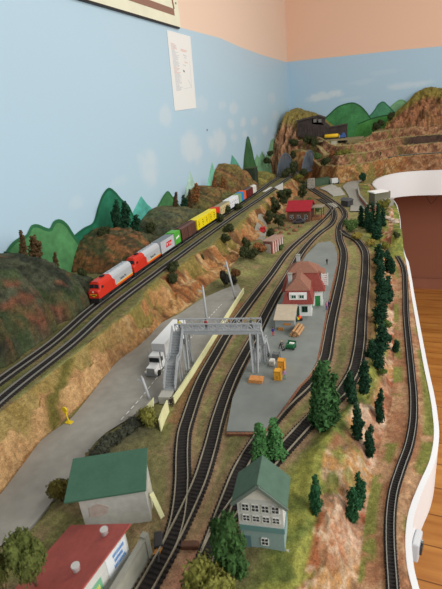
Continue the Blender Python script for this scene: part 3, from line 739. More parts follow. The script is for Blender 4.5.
make_track('inner', 'track along the left edge of the station platform, running past the red roofed building')
make_track('yard', 'track along the right edge of the grey station platform')
make_track('outer', 'outermost main level track beyond the grass strip right of the platform track')
make_track('spur', 'far track curving away beneath the grey truss bridge beside the platform track')
make_track('narrow', 'small gauge single track on the low ledge beside the white fascia',   .009, .0045, .0150, mr=m_rail2)
lx = np.arange(-.16, 1.2, .05); TP['ledge'] = [Vector((x, float(yb_(x)) + .072, M + .1008)) for x in lx]
make_track('ledge', 'small gauge track running along the lowest ledge of the far rock face', .009, .0045, .0150, mr=m_rail2)
make_track('wallside', 'raised track nearest the painted wall, carrying the freight train', mr=m_rail2)
make_track('outside', 'raised empty track along the cliff edge, beside the freight train', mr=m_rail2)
# turnout pieces by the near junction
t = thing('turnout_motor', 'black point motor box beside the sleepers at the near turnout', 'point motor', P(159, 541, M), math.radians(-60))
MB().box(-.008, .012, -.005, .005, 0, .007).build('housing', mat('dark_plastic', (60, 60, 62), .4), t, bevel=.001)
MB().box(.012, .03, -.001, .001, .002, .004).build('throw_bar', mat('dark_plastic', (60, 60, 62), .4), t)
t = MB().prism([P(152.5, 556, M + .0015), P(158, 546.5, M + .0015), P(163, 548, M + .0015), P(160, 554.5, M + .0015)], (0, 0, .002)).build('timber_pad', mat('orange_wood', (190, 128, 62), .7, 80, .2)); tag(t, 'small orange brown wooden pad beside the track at the near turnout', 'wooden pad')
t = thing('turnout_motor', 'dark point motor right of the near turnout on pink earth', 'point motor', P(190, 547, M), math.radians(20))
MB().box(-.010, .010, -.004, .004, 0, .006).build('housing', mat('rusty_box', (92, 62, 46), .6), t, bevel=.001)
MB().box(-.016, -.010, -.001, .001, .002, .004).build('throw_bar', mat('dark_plastic', (60, 60, 62), .4), t)

# ------------------------------------------------------------------ road, platform, yard surfaces
m_road = mat('road_grey', (152, 149, 140), .8, 60, .10, .2, 0, 14, .14)
def slab(name, px, z, th, m, kind=None, extra=None):
    pts = [P(x, y, z) for x, y in px]
    if extra: pts = extra + pts
    o = MB().prism([(p.x, p.y, z - th) for p in pts], (0, 0, th)).build(name, m)
    return o
def ribbon(name, lft, rgt, m, dz=.0015, th=.003, nx=8):
    """road surface between two edges, following the ground"""
    L, R = spline(lft, .01), spline(rgt, .01); n = 80; v = []; f = []
    for i in range(n + 1):
        a, b = L[int(i * (len(L) - 1) / n)], R[int(i * (len(R) - 1) / n)]
        for k in range(nx + 1): q = a.lerp(b, k / nx); v.append((q.x, q.y, q.z + dz + .0012 * math.sin(math.pi * k / nx)))
    w = nx + 1
    for i in range(n):
        for k in range(nx): f.append((i * w + k, i * w + k + 1, (i + 1) * w + k + 1, (i + 1) * w + k))
    b0 = len(v); v2 = [(x, y, z - th) for x, y, z in v]; f2 = [tuple(j + b0 for j in q[::-1]) for q in f]
    o = MB().add(v + v2, f + f2).build(name, m, smooth=True); return o
def PZ(px, z): return [P(x, y, z) for x, y in px]
o = ribbon('road', [Vector((-.505, .0, M))] + PZ([(0, 496), (22, 467), (47, 436), (69, 421), (83, 405), (98, 386), (119, 361), (138, 347), (162, 323), (178, 315), (201, 300), (218, 292), (238, 284)], M),
           [Vector((-.40, .0, M))] + PZ([(0, 547), (27, 532), (43, 514), (62, 489), (78, 467), (103, 436), (126, 421), (145, 409), (160, 402), (176, 391), (200, 357), (222, 326), (242, 292.5)], M), m_road)
structure(o)
mw = mat('road_white', (226, 226, 220), .7)
ln = spline(PZ([(121, 420), (139, 400), (156, 379), (172, 360), (190, 339), (206, 321), (222, 304)], M + .0032), .0022)
for i in range(0, len(ln) - 4, 7):
    MB().prism([ln[i] + Vector((-.0008, 0, 0)), ln[i] + Vector((.0008, 0, 0)), ln[i + 4] + Vector((.0008, 0, 0)), ln[i + 4] + Vector((-.0008, 0, 0))], (0, 0, .0004)).build('lane_dash', mw, o)
# station platform
PT = M + .0065
plat = PZ([(226.5, 431), (263, 431), (279, 413.3), (299, 384.5), (308.3, 375.6), (316.3, 361.5), (320.4, 343), (323, 328), (330, 292), (337, 263), (337.3, 254), (334.3, 244.5), (330, 241), (318, 243), (306, 255), (290.5, 282), (278, 302), (268.5, 321), (250.5, 359), (241.5, 377), (232.6, 398)], PT)
t = thing('station_platform', 'broad grey blue station platform between the two curving tracks', 'platform')
MB().prism([(p.x, p.y, M + .0015) for p in plat], (0, 0, PT - M - .0015)).build('deck', mat('platform_grey', (128, 133, 128), .75, 50, .08, .15, 0, 12, .12), t)
mb = MB()
m_edge = mat_brick('edge_brick', (150, 104, 78), (128, 84, 64), (96, 72, 58), .008, .004)
for i in range(0, 10):
    a, b = plat[i], plat[i + 1]; d = (b - a).normalized(); nn = Vector((d.y, -d.x, 0))
    mb.hexa([Vector((q.x, q.y, M)) for q in (a, a + nn * .004, b + nn * .004, b)], [Vector((q.x, q.y, PT - .002)) for q in (a, a + nn * .004, b + nn * .004, b)])
mb.build('brick_edge', m_edge, t)

# gravel drive, far road and concrete aprons
dr = [P(x, y, M + .010) for x, y in ((254, 241), (255, 233), (258, 224), (259, 218))], [P(x, y, M + .010) for x, y in ((264.5, 241.5), (266, 232), (266.5, 224), (265.5, 218))]
for k in (0, 1):
    for p in dr[k]: p.z = ground(p.x, p.y)
structure(ribbon('gravel_drive_road', dr[0], dr[1], mat('gravel', (150, 146, 132), .9, 120, .2), .0025, .012))
structure(ribbon('far_road', PZ([(350, 212), (350.7, 203), (346, 192), (343, 187), (349, 182), (356, 178), (362, 174)], M), PZ([(369, 212), (364, 205), (358, 193), (358, 188), (358, 185), (362, 181), (366, 176)], M), mat('pale_road', (158, 156, 146), .85, 60, .12), .004, .006))
for (q, lab) in (([(320, 188), (332, 184), (338, 187), (327, 191)], 'pale flat slab beside the far curving tracks, the upper one'), ([(327, 191), (340, 187), (345, 194), (333, 195.5)], 'pale flat slab nearer the dark shed by the far tracks')):
    o = slab('concrete_slab', q, M + .006, .006, mat('pale_concrete', (176, 174, 164), .85, 40, .1)); tag(o, lab, 'slab')
o = slab('concrete_plate', [(327, 203.5), (335, 202.5), (339, 206), (334, 207.5)], M + .0035, .004, mat('pale_concrete', (176, 174, 164), .85, 40, .1)); tag(o, 'pale concrete plate between the far curving tracks', 'plate')

# yellow fence along the road, in two lengths
m_fence = mat('pale_yellow', (226, 224, 172), .7, 60, .08)
def fence(px, h, label):
    t = thing('low_fence', label, 'fence', group=None)
    pts = spline([P(x, y, M) for x, y in px], .02); mb = MB(); mp = MB()
    for i in range(len(pts) - 1): mb.bar(pts[i] + Vector((0, 0, h / 2)), pts[i + 1] + Vector((0, 0, h / 2)), .0016, h)
    o = mb.build('panel', m_fence, t)
    mc = MB()
    for i in range(len(pts) - 1): mc.bar(pts[i] + Vector((0, 0, h)), pts[i + 1] + Vector((0, 0, h)), .0028, .0016)
    mc.build('coping', m_fence, t)
fence([(174.5, 404), (183, 391), (200, 364), (219, 333), (237, 304), (244, 293)], .014, 'long pale yellow fence between the road and the left curving track')
fence([(161, 431.5), (164, 423), (169, 411.5)], .022, 'short leaning pale yellow fence length in front of the footbridge stairs')
o = MB().prism([P(143, 409, M + .002), P(153.5, 409.5, M + .002), P(153, 398, M + .016)], (0, .002, 0)).build('yellow_board', m_fence); tag(o, 'pale yellow triangular board at the foot of the leaning pole', 'board')

# ------------------------------------------------------------------ footbridge
m_steel = mat('bridge_grey', (166, 170, 172), .55, 60, .1)
def footbridge():
    a, b = Vector((-.397, .645, PT)), Vector((-.240, .677, PT)); d = (b - a).normalized(); L = (b - a).length
    t = thing('footbridge', 'grey steel lattice footbridge with stairs spanning two tracks', 'footbridge', a, math.atan2(d.y, d.x))
    h, w = .083, .022                      # local: x along the deck, y across, z up
    MB().box(0, L, 0, w, h - .002, h).build('deck', m_steel, t)
    for y in (0, w):
        mb = MB(); n = 14
        mb.bar((0, y, h + .002), (L, y, h + .002), .0022).bar((0, y, h + .0155), (L, y, h + .0155), .0022).bar((0, y, h - .004), (L, y, h - .004), .0025, .004)
        for i in range(n + 1): mb.bar((L * i / n, y, h), (L * i / n, y, h + .0155), .0014)
        for i in range(n): mb.bar((L * i / n, y, h + (.002 if i % 2 else .015)), (L * (i + 1) / n, y, h + (.015 if i % 2 else .002)), .0013)
        mb.build('lattice_railing', m_steel, t)
    # trestle legs, splayed pairs
    for x, sp in ((.010, .008), (.018, .0), (L - .020, .006), (L - .006, -.004)):
        for y, dy in ((0, -.006), (w, .006)):
            MB().bar((x, y, h - .003), (x + sp * .6 - .002, y + dy, -.002), .0034).build('leg', m_steel, t)
    mb = MB()
    for x in (L - .018, L - .007): mb.bar((x, -.003, h * .5), (x, w + .003, h * .5), .0016).bar((x, -.001, h * .9), (x, w + .004, h * .3), .0014)
    mb.build('bracing', m_steel, t); mb = MB()
    mb.bar((L - .019, 0, h * .3), (L - .005, 0, h * .75), .0014).bar((L - .019, w, h * .3), (L - .005, w, h * .75), .0014); mb.build('bracing', m_steel, t); mb = MB().bar((.012, -.004, h * .4), (.012, w + .004, h * .4), .0016).bar((.012, -.001, h * .85), (.012, w + .004, h * .35), .0014)
    mb.build('bracing', m_steel, t)
    def stair(x0, y0, y1, zt, zb, w_, xs=0, land=True):
        """flight from (x0, y0, zt) running to y1; a landing half way"""
        s = bpy.data.objects.new('stair_flight', None)
        ym, zm = y0 + (y1 - y0) * .55, zt + (zb - zt) * .5; sg = 1 if y1 > y0 else -1
        path = [(y0, zt), (ym - sg * .010, zm), (ym + sg * .006, zm), (y1, zb)]
        mb = MB()
        for (p, q) in zip(path[:-1], path[1:]):
            mb.hexa([(x0 + xs * p[0], p[0], p[1] - .0016), (x0 + w_ + xs * p[0], p[0], p[1] - .0016), (x0 + w_ + xs * q[0], q[0], q[1] - .0016), (x0 + xs * q[0], q[0], q[1] - .0016)],
                    [(x0 + xs * p[0], p[0], p[1]), (x0 + w_ + xs * p[0], p[0], p[1]), (x0 + w_ + xs * q[0], q[0], q[1]), (x0 + xs * q[0], q[0], q[1])])
            n = 10 if p[1] != q[1] else 0
            for i in range(1, n):
                y, z = p[0] + (q[0] - p[0]) * i / n, p[1] + (q[1] - p[1]) * i / n
                mb.box(x0 + xs * y, x0 + w_ + xs * y, y - .0018, y + .0018, z, z + .0014)
        fl_ = mb.build('stair_flight', mat('stair_grey', (158, 162, 164), .6, 80, .1), t)
        for xo in (0, w_):
            mr = MB()
            for (p, q) in zip(path[:-1], path[1:]):
                mr.bar((x0 + xo + xs * p[0], p[0], p[1] + .012), (x0 + xo + xs * q[0], q[0], q[1] + .012), .0018)
                mr.bar((x0 + xo + xs * p[0], p[0], p[1] + .004), (x0 + xo + xs * q[0], q[0], q[1] + .004), .0018, .006)
                n = max(2, int(abs(q[0] - p[0]) / .008))
                for i in range(n + 1):
                    y, z = p[0] + (q[0] - p[0]) * i / n, p[1] + (q[1] - p[1]) * i / n
                    mr.bar((x0 + xo + xs * y, y, z - .001), (x0 + xo + xs * y, y, z + .012), .0011)
            mr.build('stair_railing', m_steel, fl_)
        for xo in (.001, w_ - .001):
            for y in (ym - sg * .008, ym + sg * .004): MB().bar((x0 + xo + xs * y, y, zm - .001), (x0 + xo + xs * y, y, -.002), .0018).build('leg', m_steel, t)
    stair(-.006, .002, -.080, h, .008, .0205, xs=.03)
    stair(L - .014, w - .014, w + .034, h, .001, .012, xs=.16)
    MB().box(-.013, .009, -.102, -.081, -.006, .008).build('concrete_foot', mat('pale_concrete', (176, 174, 164), .85, 40, .1), t)
footbridge()

# ------------------------------------------------------------------ poles and signs
m_pole = mat('pole_grey', (178, 182, 184), .5)
def pole(base_px, top_px, label, r=.0029, h=None, z=M):
    b = P(*base_px, z); b.z = ground(b.x, b.y)
    tz = zat(b, top_px[1]); top = P(*top_px, tz) if abs(top_px[0] - base_px[0]) > 4 else Vector((b.x, b.y, tz))
    t = thing('lamp_post', label, 'lamp post', b)
    v = top - b
    MB().tube([(0, 0, -.002), v * .5, v], [r, r * .9, r * .8], 8).build('pole', m_pole, t, smooth=True)
    MB().bar(v * .9 + Vector((-.010, -.002, 0)), v * .9 + Vector((.002, 0, 0)), .0018).build('arm', m_pole, t)
    MB().cyl(v, v + v.normalized() * .004, r * .5, 6).build('cap', m_pole, t)
    MB().box(-.005, .005, -.005, .005, -.002, .0025).build('base', m_pole, t)
pole((207.5, 325), (205.5, 287), 'upright grey post on the road behind the footbridge')
pole((236, 300), (226, 262), 'tall leaning grey post at the end of the yellow fence', h=.09)
pole((150, 400), (142, 378), 'short leaning grey post beside the road at the foot of the footbridge stairs', h=.06)
t = thing('crossing_sign', 'small yellow sign on a post at the foot of the left cliff', 'sign', P(69.5, 423.5))
my = mat('sign_yellow', (228, 200, 40), .5)
MB().box(-.006, .006, -.004, .004, .001, .0035).build('base', my, t)
MB().tube([(0, 0, .003), (-.0025, 0, .024)], .0011, 6).build('post', my, t)
MB().cyl((-.0025, -.001, .028), (-.0025, .001, .028), .005, 14).build('disc', my, t)
MB().box(-.006, .001, -.0015, .0015, .021, .0225).build('crossbar', my, t)

# ------------------------------------------------------------------ houses
def house(name, label, cat, a, b, z=None):
    d = (b - a); return thing(name, label, cat, a if z is None else Vector((a.x, a.y, z)), math.atan2(d.y, d.x))
def window(par, x, z, w, h, y=0, rows=2, cols=2, mf=None, mg=None):
    """sash window on the face y = const looking to -y; frame with its pane a child"""
    f = MB(); fr = .0007
    f.box(x, x + w, y - .0010, y + .0004, z, z + fr).box(x, x + w, y - .0010, y + .0004, z + h - fr, z + h).box(x, x + fr, y - .0010, y + .0004, z, z + h).box(x + w - fr, x + w, y - .0010, y + .0004, z, z + h)
    for i in range(1, cols): f.box(x + w * i / cols - .00028, x + w * i / cols + .00028, y - .0009, y + .0004, z, z + h)
    for i in range(1, rows): f.box(x, x + w, y - .0009, y + .0004, z + h * i / rows - .00028, z + h * i / rows + .00028)
    o = f.build('window', mf or mat('white_trim', (230, 230, 224), .6), par)
    MB().box(x + .0004, x + w - .0004, y - .0005, y + .0004, z + .0004, z + h - .0004).build('pane', mg or mat('dark_glass', (34, 40, 46), .35, spec=.2), o)
    return o
def windowx(par, y, z, w, h, x, **k):
    o = window(par, 0, 0, w, h, **k); o.location = (x, y, z); o.rotation_euler = (0, 0, math.radians(90)); return o
# signal house
a, b = Vector((-.1570, .3265, M)), Vector((-.1096, .3345, M))
t = house('signal_house', 'white and teal signal house with green gable roof beside the tracks', 'signal house', a, b)
W, D, H1, H2 = (b - a).length, .035, .027, .073
m_white, m_teal, m_cream2 = mat('clapboard_white', (206, 206, 200), .7, 300, .08), mat('clapboard_teal', (138, 160, 156), .7, 300, .08), mat('gable_cream', (224, 220, 208), .7, 200, .06)
MB().box(0, W, 0, D, -.006, H1).build('lower_storey', m_teal, t)
MB().box(-.0012, W + .0012, -.0012, D + .0012, H1, H1 + .0075).build('band', mat('band_teal', (102, 140, 138), .7), t)
MB().box(-.0006, W + .0006, -.0006, D + .0006, H1 + .0075, H2).build('upper_storey', m_white, t)
AP = .0955
MB().prism([(-.0006, -.0008, H2), (W + .0006, -.0008, H2), (W / 2, -.0008, AP - .002)], (0, D + .0016, 0)).build('gable', m_cream2, t)
m_roofg = mat('roof_green', (78, 104, 88), .7, 120, .12, .2)
ov, oy_ = .006, .004
for sg in (-1, 1):
    x0 = W / 2; xe = W / 2 + sg * (W / 2 + ov); ze = H2 - ov * (AP - H2) / (W / 2)
    th = .0022
    MB().prism([(x0, -oy_, AP), (xe, -oy_, ze), (xe, -oy_, ze + th), (x0, -oy_, AP + th)], (0, D + 2 * oy_, 0)).build('roof_slope', m_roofg, t)
mb = MB(); th = .004
for sg in (-1, 1):
    xe = W / 2 + sg * (W / 2 + ov); ze = H2 - ov * (AP - H2) / (W / 2)
    mb.bar((W / 2, -oy_ - .0006, AP - .001), (xe, -oy_ - .0006, ze - .001), .0016, .0036)
mb.build('barge_board', mat('barge_grey', (110, 122, 112), .6), t)
for i in range(4): window(t, .0040 + i * .0108, .0555, .0085, .0105, y=-.0006)
for i in range(4): window(t, .0040 + i * .0108, .0410, .0085, .0090, y=-.0006)
window(t, W * .46, .006, .0085, .011)
for i in range(3): windowx(t, .004 + i * .011, .046, .007, .015, W + .0006)
MB().box(.003, .011, -.0008, 0, -.002, .018).build('door', mat('door_teal', (92, 120, 122), .6), t)
MB().box(W + .001, W + .004, -.004, D, -.012, -.001).build('plinth', mat('pale_concrete', (176, 174, 164), .85, 40, .1), t)

# green roofed shed by the road
a = P(87, 531); a.z = M; b = a + Vector((math.cos(math.radians(28)), math.sin(math.radians(28)), 0)) * .079
t = house('goods_shed', 'grey stucco shed with a single sloping green sheet roof', 'shed', a, b)
W, D = (b - a).length, .045
m_stucco = mat('stucco_grey', (188, 188, 180), .85, 90, .12, .4)
mp = mat('stucco_patchy', (188, 188, 180), .85, 55, .16, .4)
o = MB().hexa([(0, 0, -.004), (W, 0, -.004), (W, D, -.004), (0, D, -.004)], [(0, 0, .0550), (W, 0, .0550), (W, D, .0625), (0, D, .0625)]).build('wall', m_stucco, t)
MB().prism([(.008, -.0006, .022), (.020, -.0006, .020), (.030, -.0006, .024), (.033, -.0006, .033), (.022, -.0006, .040), (.010, -.0006, .036)], (0, .0008, 0)).build('rust_patch', mat('faded_rust', (182, 166, 156), .9, 120, .2), o)
gx = W + .0005
MB().box(W - .0004, W + .0008, .018, .036, 0, .034).build('door', mat('door_cream', (206, 202, 180), .7), t)
rp = [(-.014, -.007), (W + .003, -.007), (W + .003, D + .010), (-.014, D + .010)]
zr = lambda y: .0550 + (y / D) * .0075
MB().hexa([(x, y, zr(y)) for x, y in rp], [(x, y, zr(y) + .0025) for x, y in rp]).build('roof', mat('roof_green_sheet', (62, 100, 80), .5, 40, .12, .15, 0, 300, .08), t, bevel=.0006)
o = MB().bar((W + .014, .002, .0), (W + .004, .014, .030), .006, .0015).build('leaning_plank', m_fence); o.parent = t; bpy.context.view_layer.update()
w_ = t.matrix_basis @ Vector((0, 0, 0)); o.parent = None; o.matrix_world = t.matrix_basis; tag(o, 'pale yellow plank leaning against the green roofed shed', 'plank')

# red roofed building in the near corner
c1 = P(130.6, 523.4, M + .060); ang = math.radians(-3)
t = thing('store_building', 'white walled building with red sheet roof in the near left corner', 'building', (c1.x, c1.y, M), ang)
m_red = mat('roof_red', (174, 86, 78), .6, 40, .15, .15, 0, 200, .1)
Lb, Wb = .13, .098       # local: x to the left (negative), y towards the camera (negative)
ZL, ZR = .017, .0575
o = MB().hexa([(-Wb + .006, -Lb, -.004), (-.005, -Lb, -.004), (-.005, -.006, -.004), (-Wb + .006, -.006, -.004)], [(-Wb + .006, -Lb, ZL), (-.005, -Lb, ZR - .0015), (-.005, -.006, ZR - .0015), (-Wb + .006, -.006, ZL)]).build('wall', m_white, t)
MB().hexa([(-Wb, -Lb - .006, ZL - .001), (0, -Lb - .006, ZR), (0, 0, ZR), (-Wb, 0, ZL - .001)], [(-Wb, -Lb - .006, ZL + .001), (0, -Lb - .006, ZR + .0025), (0, 0, ZR + .0025), (-Wb, 0, ZL + .001)]).build('roof', m_red, t)
for (x, y) in ((-.026, -.014), (-.026, -.058)):
    zv = ZR + x / Wb * (ZR - ZL)
    p = (x, y, zv)
    v_ = MB().cyl(p, (x, y, zv + .008), .0036, 14).build('roof_vent', mat('vent_grey', (196, 196, 192), .4, metal=.3), t)
    MB().cyl((x, y, zv + .008), (x, y, zv + .0098), .0044, 14).build('cowl', mat('vent_grey', (196, 196, 192), .4, metal=.3), v_)
def poster(y0, y1, z0, z1, m, name, lines):
    s = MB().box(-.0052, -.0044, y0, y1, z0, z1).build(name, m, t)
    mb = MB(); n = len(lines); hh = (z1 - z0) / (n + 1)
    for i, (u0, u1) in enumerate(lines):
        zc = z1 - hh * (i + .9); k = int((u1 - u0) * 16)
        for j in range(k):
            yy = y0 + (y1 - y0) * (u0 + (u1 - u0) * j / k); mb.box(-.0044, -.0040, yy, yy + (y1 - y0) * .042, zc - hh * .3, zc + hh * .3)
    return s, mb
s, mb = poster(-.040, -.009, .022, .050, mat('poster_white', (232, 236, 238), .6), 'poster', [(.32, .92), (.36, .8), (.3, .9)])
mb.build('lettering', mat('lettering_blue', (84, 140, 204), .6), s); MB().box(-.0055, -.0047, -.040, -.034, .023, .049).build('yellow_stripe', mat('poster_yellow', (230, 222, 130), .6), s)
s, mb = poster(-.082, -.050, .022, .040, mat('poster_green', (120, 176, 140), .6), 'sign', [(.12, .9)])
mb.build('lettering', mat('lettering_yellow', (224, 222, 110), .6), s)
# low grey wall beside it
w0, w1 = P(149.5, 556), P(150, 556); w1 = P(118, 600)
t = thing('boundary_wall', 'low grey concrete wall between the red roofed building and the track', 'wall', (0, 0, 0))
pa, pb = P(149, 557), P(112, 622)
MB().bar(pa + Vector((0, 0, .013)), pb + Vector((0, 0, .013)), .004, .034).build('panel', mat('wall_grey', (164, 164, 150), .85, 60, .15, .3), t)
MB().bar(pa + Vector((0, 0, .031)), pb + Vector((0, 0, .031)), .006, .003).build('coping', mat('coping_grey', (150, 150, 138), .85, 60, .15), t)
MB().bar(pa + Vector((0, 0, -.004)), pa + Vector((0, 0, .035)), .007, .007).build('end_post', mat('coping_grey', (150, 150, 138), .85, 60, .15), t)

# station building
a = Vector((-.262, .920, PT)); b = Vector((-.200, .930, PT))
t = house('station_building', 'white station building with dark red mansard roofs and green doors', 'station', a, b)
m_wall = mat('station_white', (226, 228, 224), .7, 120, .05)
m_tile = mat('tile_red', (140, 68, 60), .75, 260, .18, .5); m_tile2 = mat('tile_brown', (142, 98, 80), .75, 260, .18, .5)
m_dgreen = mat('door_green', (44, 124, 66), .55)
W1, D1 = .062, .066
def hip(lo, hi): return MB().hexa(lo, hi)
def rect(x0, x1, y0, y1, z): return [(x0, y0, z), (x1, y0, z), (x1, y1, z), (x0, y1, z)]
MB().box(0, W1, 0, D1, 0, .034).build('front_wing', m_wall, t)
o = MB().hexa(rect(-.005, W1 + .005, -.006, D1, .032), rect(.004, W1 - .004, .006, D1, .062)).build('front_mansard', m_tile, t)
MB().hexa(rect(.002, W1 - .002, .004, D1 + .008, .062), rect(W1 * .42, W1 * .58, .028, D1 + .02, .083)).build('front_roof', m_tile2, t)
# dormer with two windows
dm = MB().hexa(rect(.012, W1 - .010, -.003, .02, .0425), rect(.012, W1 - .010, -.001, .02, .058)).build('dormer', m_wall, t)
for i in range(2): window(dm, .017 + i * .018, .0455, .011, .009, y=-.0025, rows=1, cols=2, mg=mat('green_shade', (40, 78, 60), .3))
# main block
X0, X1, Y0, Y1 = -.006, .086, .060, .150
MB().box(X0, X1, Y0, Y1, 0, .042).build('main_block', m_wall, t)
o = MB().hexa(rect(X0 - .006, X1 + .006, Y0 - .007, Y1 + .007, .040), rect(X0 + .010, X1 - .012, Y0 + .016, Y1 - .016, .080)).build('main_mansard', m_tile, t)
MB().hexa(rect(X0 + .008, X1 - .010, Y0 + .014, Y1 - .014, .080), rect(X0 + .030, X1 - .034, Y0 + .04, Y1 - .04, .098)).build('main_roof', m_tile2, t)
# chimneys
for (x, y, z0, z1) in ((.008, .030, .05, .092), (.022, .112, .08, .112)):
    ch = MB().box(x, x + .009, y, y + .009, z0, z1).build('chimney', mat('chimney_grey', (176, 178, 176), .8), t)
    MB().box(x - .001, x + .010, y - .001, y + .010, z1, z1 + .002).build('chimney_cap', mat('coping_grey', (150, 150, 138), .85), ch)
# side dormer with slatted balcony
o = MB().box(X1 - .020, X1 + .003, Y0 + .030, Y0 + .062, .048, .072).build('side_dormer', m_wall, t)
MB().hexa(rect(X1 - .026, X1 + .006, Y0 + .026, Y0 + .066, .072), rect(X1 - .026, X1 - .012, Y0 + .030, Y0 + .062, .082)).build('dormer_roof', m_tile2, o)
mb = MB()
for i in range(6): mb.box(X1 - .002, X1 + .012, Y0 + .022 + .0, Y0 + .0235, .046 + i * .005, .0485 + i * .005)
mb.box(X1 - .003, X1 - .001, Y0 + .0215, Y0 + .0235, .044, .076).box(X1 + .011, X1 + .013, Y0 + .0215, Y0 + .0235, .044, .076)
mb.build('balcony_slats', mat('white_trim', (230, 230, 224), .6), t)
def door_x(par, y, w, h, x, m):
    d = MB().box(x - .0004, x + .0009, y, y + w, 0, h).build('door', m, par); MB().box(x + .0009, x + .0016, y + w * .8, y + w * .88, h * .48, h * .54).build('handle', mat('brass', (190, 160, 80), .3, metal=.9), d); return d
window(t, W1 - .022, .010, .013, .015, rows=1, cols=2, mf=m_dgreen)
d = MB().box(.026, .034, -.0009, .0004, 0, .025).build('door', mat('door_dark', (46, 78, 62), .6), t)
d = MB().box(W1 + .006, W1 + .018, Y0 - .0009, Y0 + .0004, 0, .026).build('door', m_dgreen, t); MB().box(W1 + .015, W1 + .016, Y0 - .0016, Y0 - .0009, .012, .0135).build('handle', mat('brass', (190, 160, 80), .3, metal=.9), d)
windowx(t, Y0 + .012, .012, .011, .016, X1, mf=m_dgreen); windowx(t, Y0 + .05, .012, .011, .016, X1, mf=m_dgreen); windowx(t, .02, .012, .011, .016, W1, mf=m_dgreen)
# goods annex in front
t = house('goods_annex', 'small grey lean-to goods shed with beige roof before the station', 'shed', Vector((-.264, .846, PT)), Vector((-.222, .852, PT)))
Wa, Da = .041, .064
MB().hexa(rect(0, Wa, 0, Da, 0), [(0, 0, .024), (Wa, 0, .024), (Wa, Da, .031), (0, Da, .031)]).build('wall', mat('annex_grey', (142, 148, 146), .8, 120, .1), t)
MB().hexa([(-.003, -.004, .0245), (Wa + .003, -.004, .0245), (Wa + .003, Da, .0325), (-.003, Da, .0325)], [(-.003, -.004, .026), (Wa + .003, -.004, .026), (Wa + .003, Da, .034), (-.003, Da, .034)]).build('roof', mat('annex_roof', (186, 172, 150), .8, 120, .1), t)
MB().box(Wa - .0004, Wa + .0009, .036, .046, 0, .022).build('door', mat('door_dark', (46, 78, 62), .6), t)
MB().box(.018, .034, -.0009, .0004, .012, .0165).build('shutter', mat('orange_wood', (190, 128, 62), .7), t)

# ------------------------------------------------------------------ the freight train
m_black = mat('underframe_black', (38, 36, 36), .6)
TRK = spline(TP['wallside'], .002)
def on_track(y):
    i = min(range(1, len(TRK) - 1), key=lambda k: abs(TRK[k].y - y)); d = TRK[i + 1] - TRK[i - 1]
    return TRK[i], math.atan2(d.y, d.x)
RT = .0058
def truck_frame(x, par):
    """two-axle truck under a car (x along the car)"""
    o = MB().box(x - .014, x + .014, -.0140, -.0100, .0025, .0085).box(x - .014, x + .014, .0100, .0140, .0025, .0085).box(x - .003, x + .003, -.0100, .0100, .004, .009).build('bogie', m_black, par)
    for dx in (-.0085, .0085):
        MB().cyl((x + dx, -.0088, .0050), (x + dx, -.0068, .0050), .0050, 12).cyl((x + dx, .0068, .0050), (x + dx, .0088, .0050), .0050, 12).cyl((x + dx, -.007, .005), (x + dx, .007, .005), .0012, 6).build('wheelset', mat('wheel_steel', (84, 78, 74), .5, metal=.5), o)
def car_root(name, label, y0, y1, cat='train car', group='freight train'):
    p0, p1 = on_track(y0)[0], on_track(y1)[0]; c = (p0 + p1) / 2; d = p1 - p0
    t = thing(name, label, cat, c + Vector((0, 0, RT)), math.atan2(d.y, d.x), group)
    return t, d.length - .004
SIDE = lambda x, z, y=-.0158: face_mtx((x, y, z), (1, 0, 0), (0, 0, 1))    # lettering on the side that faces the camera
def box_car(label, y0, y1, c, kind='box', h=.046, w=.0305, ribs=True, roofc=None, extra=None):
    t, L = car_root('freight_car', label, y0, y1)
    m = mat('car_%d_%d_%d' % c, c, .5, 90, .10); n = MB()
    b = MB().box(-L / 2, L / 2, -w / 2, w / 2, .0125, h).build('body', m, t)
    rf = MB().prism([(-L / 2 - .001, -w / 2 - .0006, h), (-L / 2 - .001, w / 2 + .0006, h), (-L / 2 - .001, 0, h + .004)], (L + .002, 0, 0)).build('roof', mat('car_%d_%d_%d' % (roofc or c), roofc or c, .55, 90, .1), t)
    MB().box(-L / 2, L / 2, -.003, .003, h + .0035, h + .005).build('running_board', mat('board_%d' % c[0], tuple(int(v * .8) for v in (roofc or c)), .6), t)
    if ribs:
        mb = MB(); mb_ = MB(); k = max(4, int(L / .0115))
        for i in range(k + 1):
            x = -L / 2 + L * i / k
            mb.box(x - .0008, x + .0008, -w / 2 - .0010, -w / 2, .011, h - .001); mb_.box(x - .0008, x + .0008, w / 2, w / 2 + .0010, .011, h - .001)
        mb.build('side_ribs', m, t); mb_.build('side_ribs', m, t)
    for sg in (-1, 1): MB().box(-.010, .010, sg * (w / 2 + .0008) - .0008, sg * (w / 2 + .0008) + .0008, .012, h - .003).build('door', m, t)
    MB().box(-L / 2, L / 2, -w / 2 + .001, w / 2 - .001, .0075, .0125).box(-L / 2 - .006, -L / 2, -.002, .002, .007, .010).box(L / 2, L / 2 + .006, -.002, .002, .007, .010).build('underframe', m_black, t)
    for x in (-L / 2 + .018, L / 2 - .018): truck_frame(x, t)
    return t, L
def flat_car(label, y0, y1):
    t, L = car_root('flat_car', label, y0, y1)
    MB().box(-L / 2, L / 2, -.0155, .0155, .009, .0125).build('deck', m_black, t)
    MB().box(-L / 2 + .02, L / 2 - .02, -.008, .008, .005, .009).box(-L / 2 - .006, -L / 2, -.002, .002, .007, .010).box(L / 2, L / 2 + .006, -.002, .002, .007, .010).build('underframe', m_black, t)
    for x in (-L / 2 + .016, L / 2 - .016): truck_frame(x, t)
    return t, L
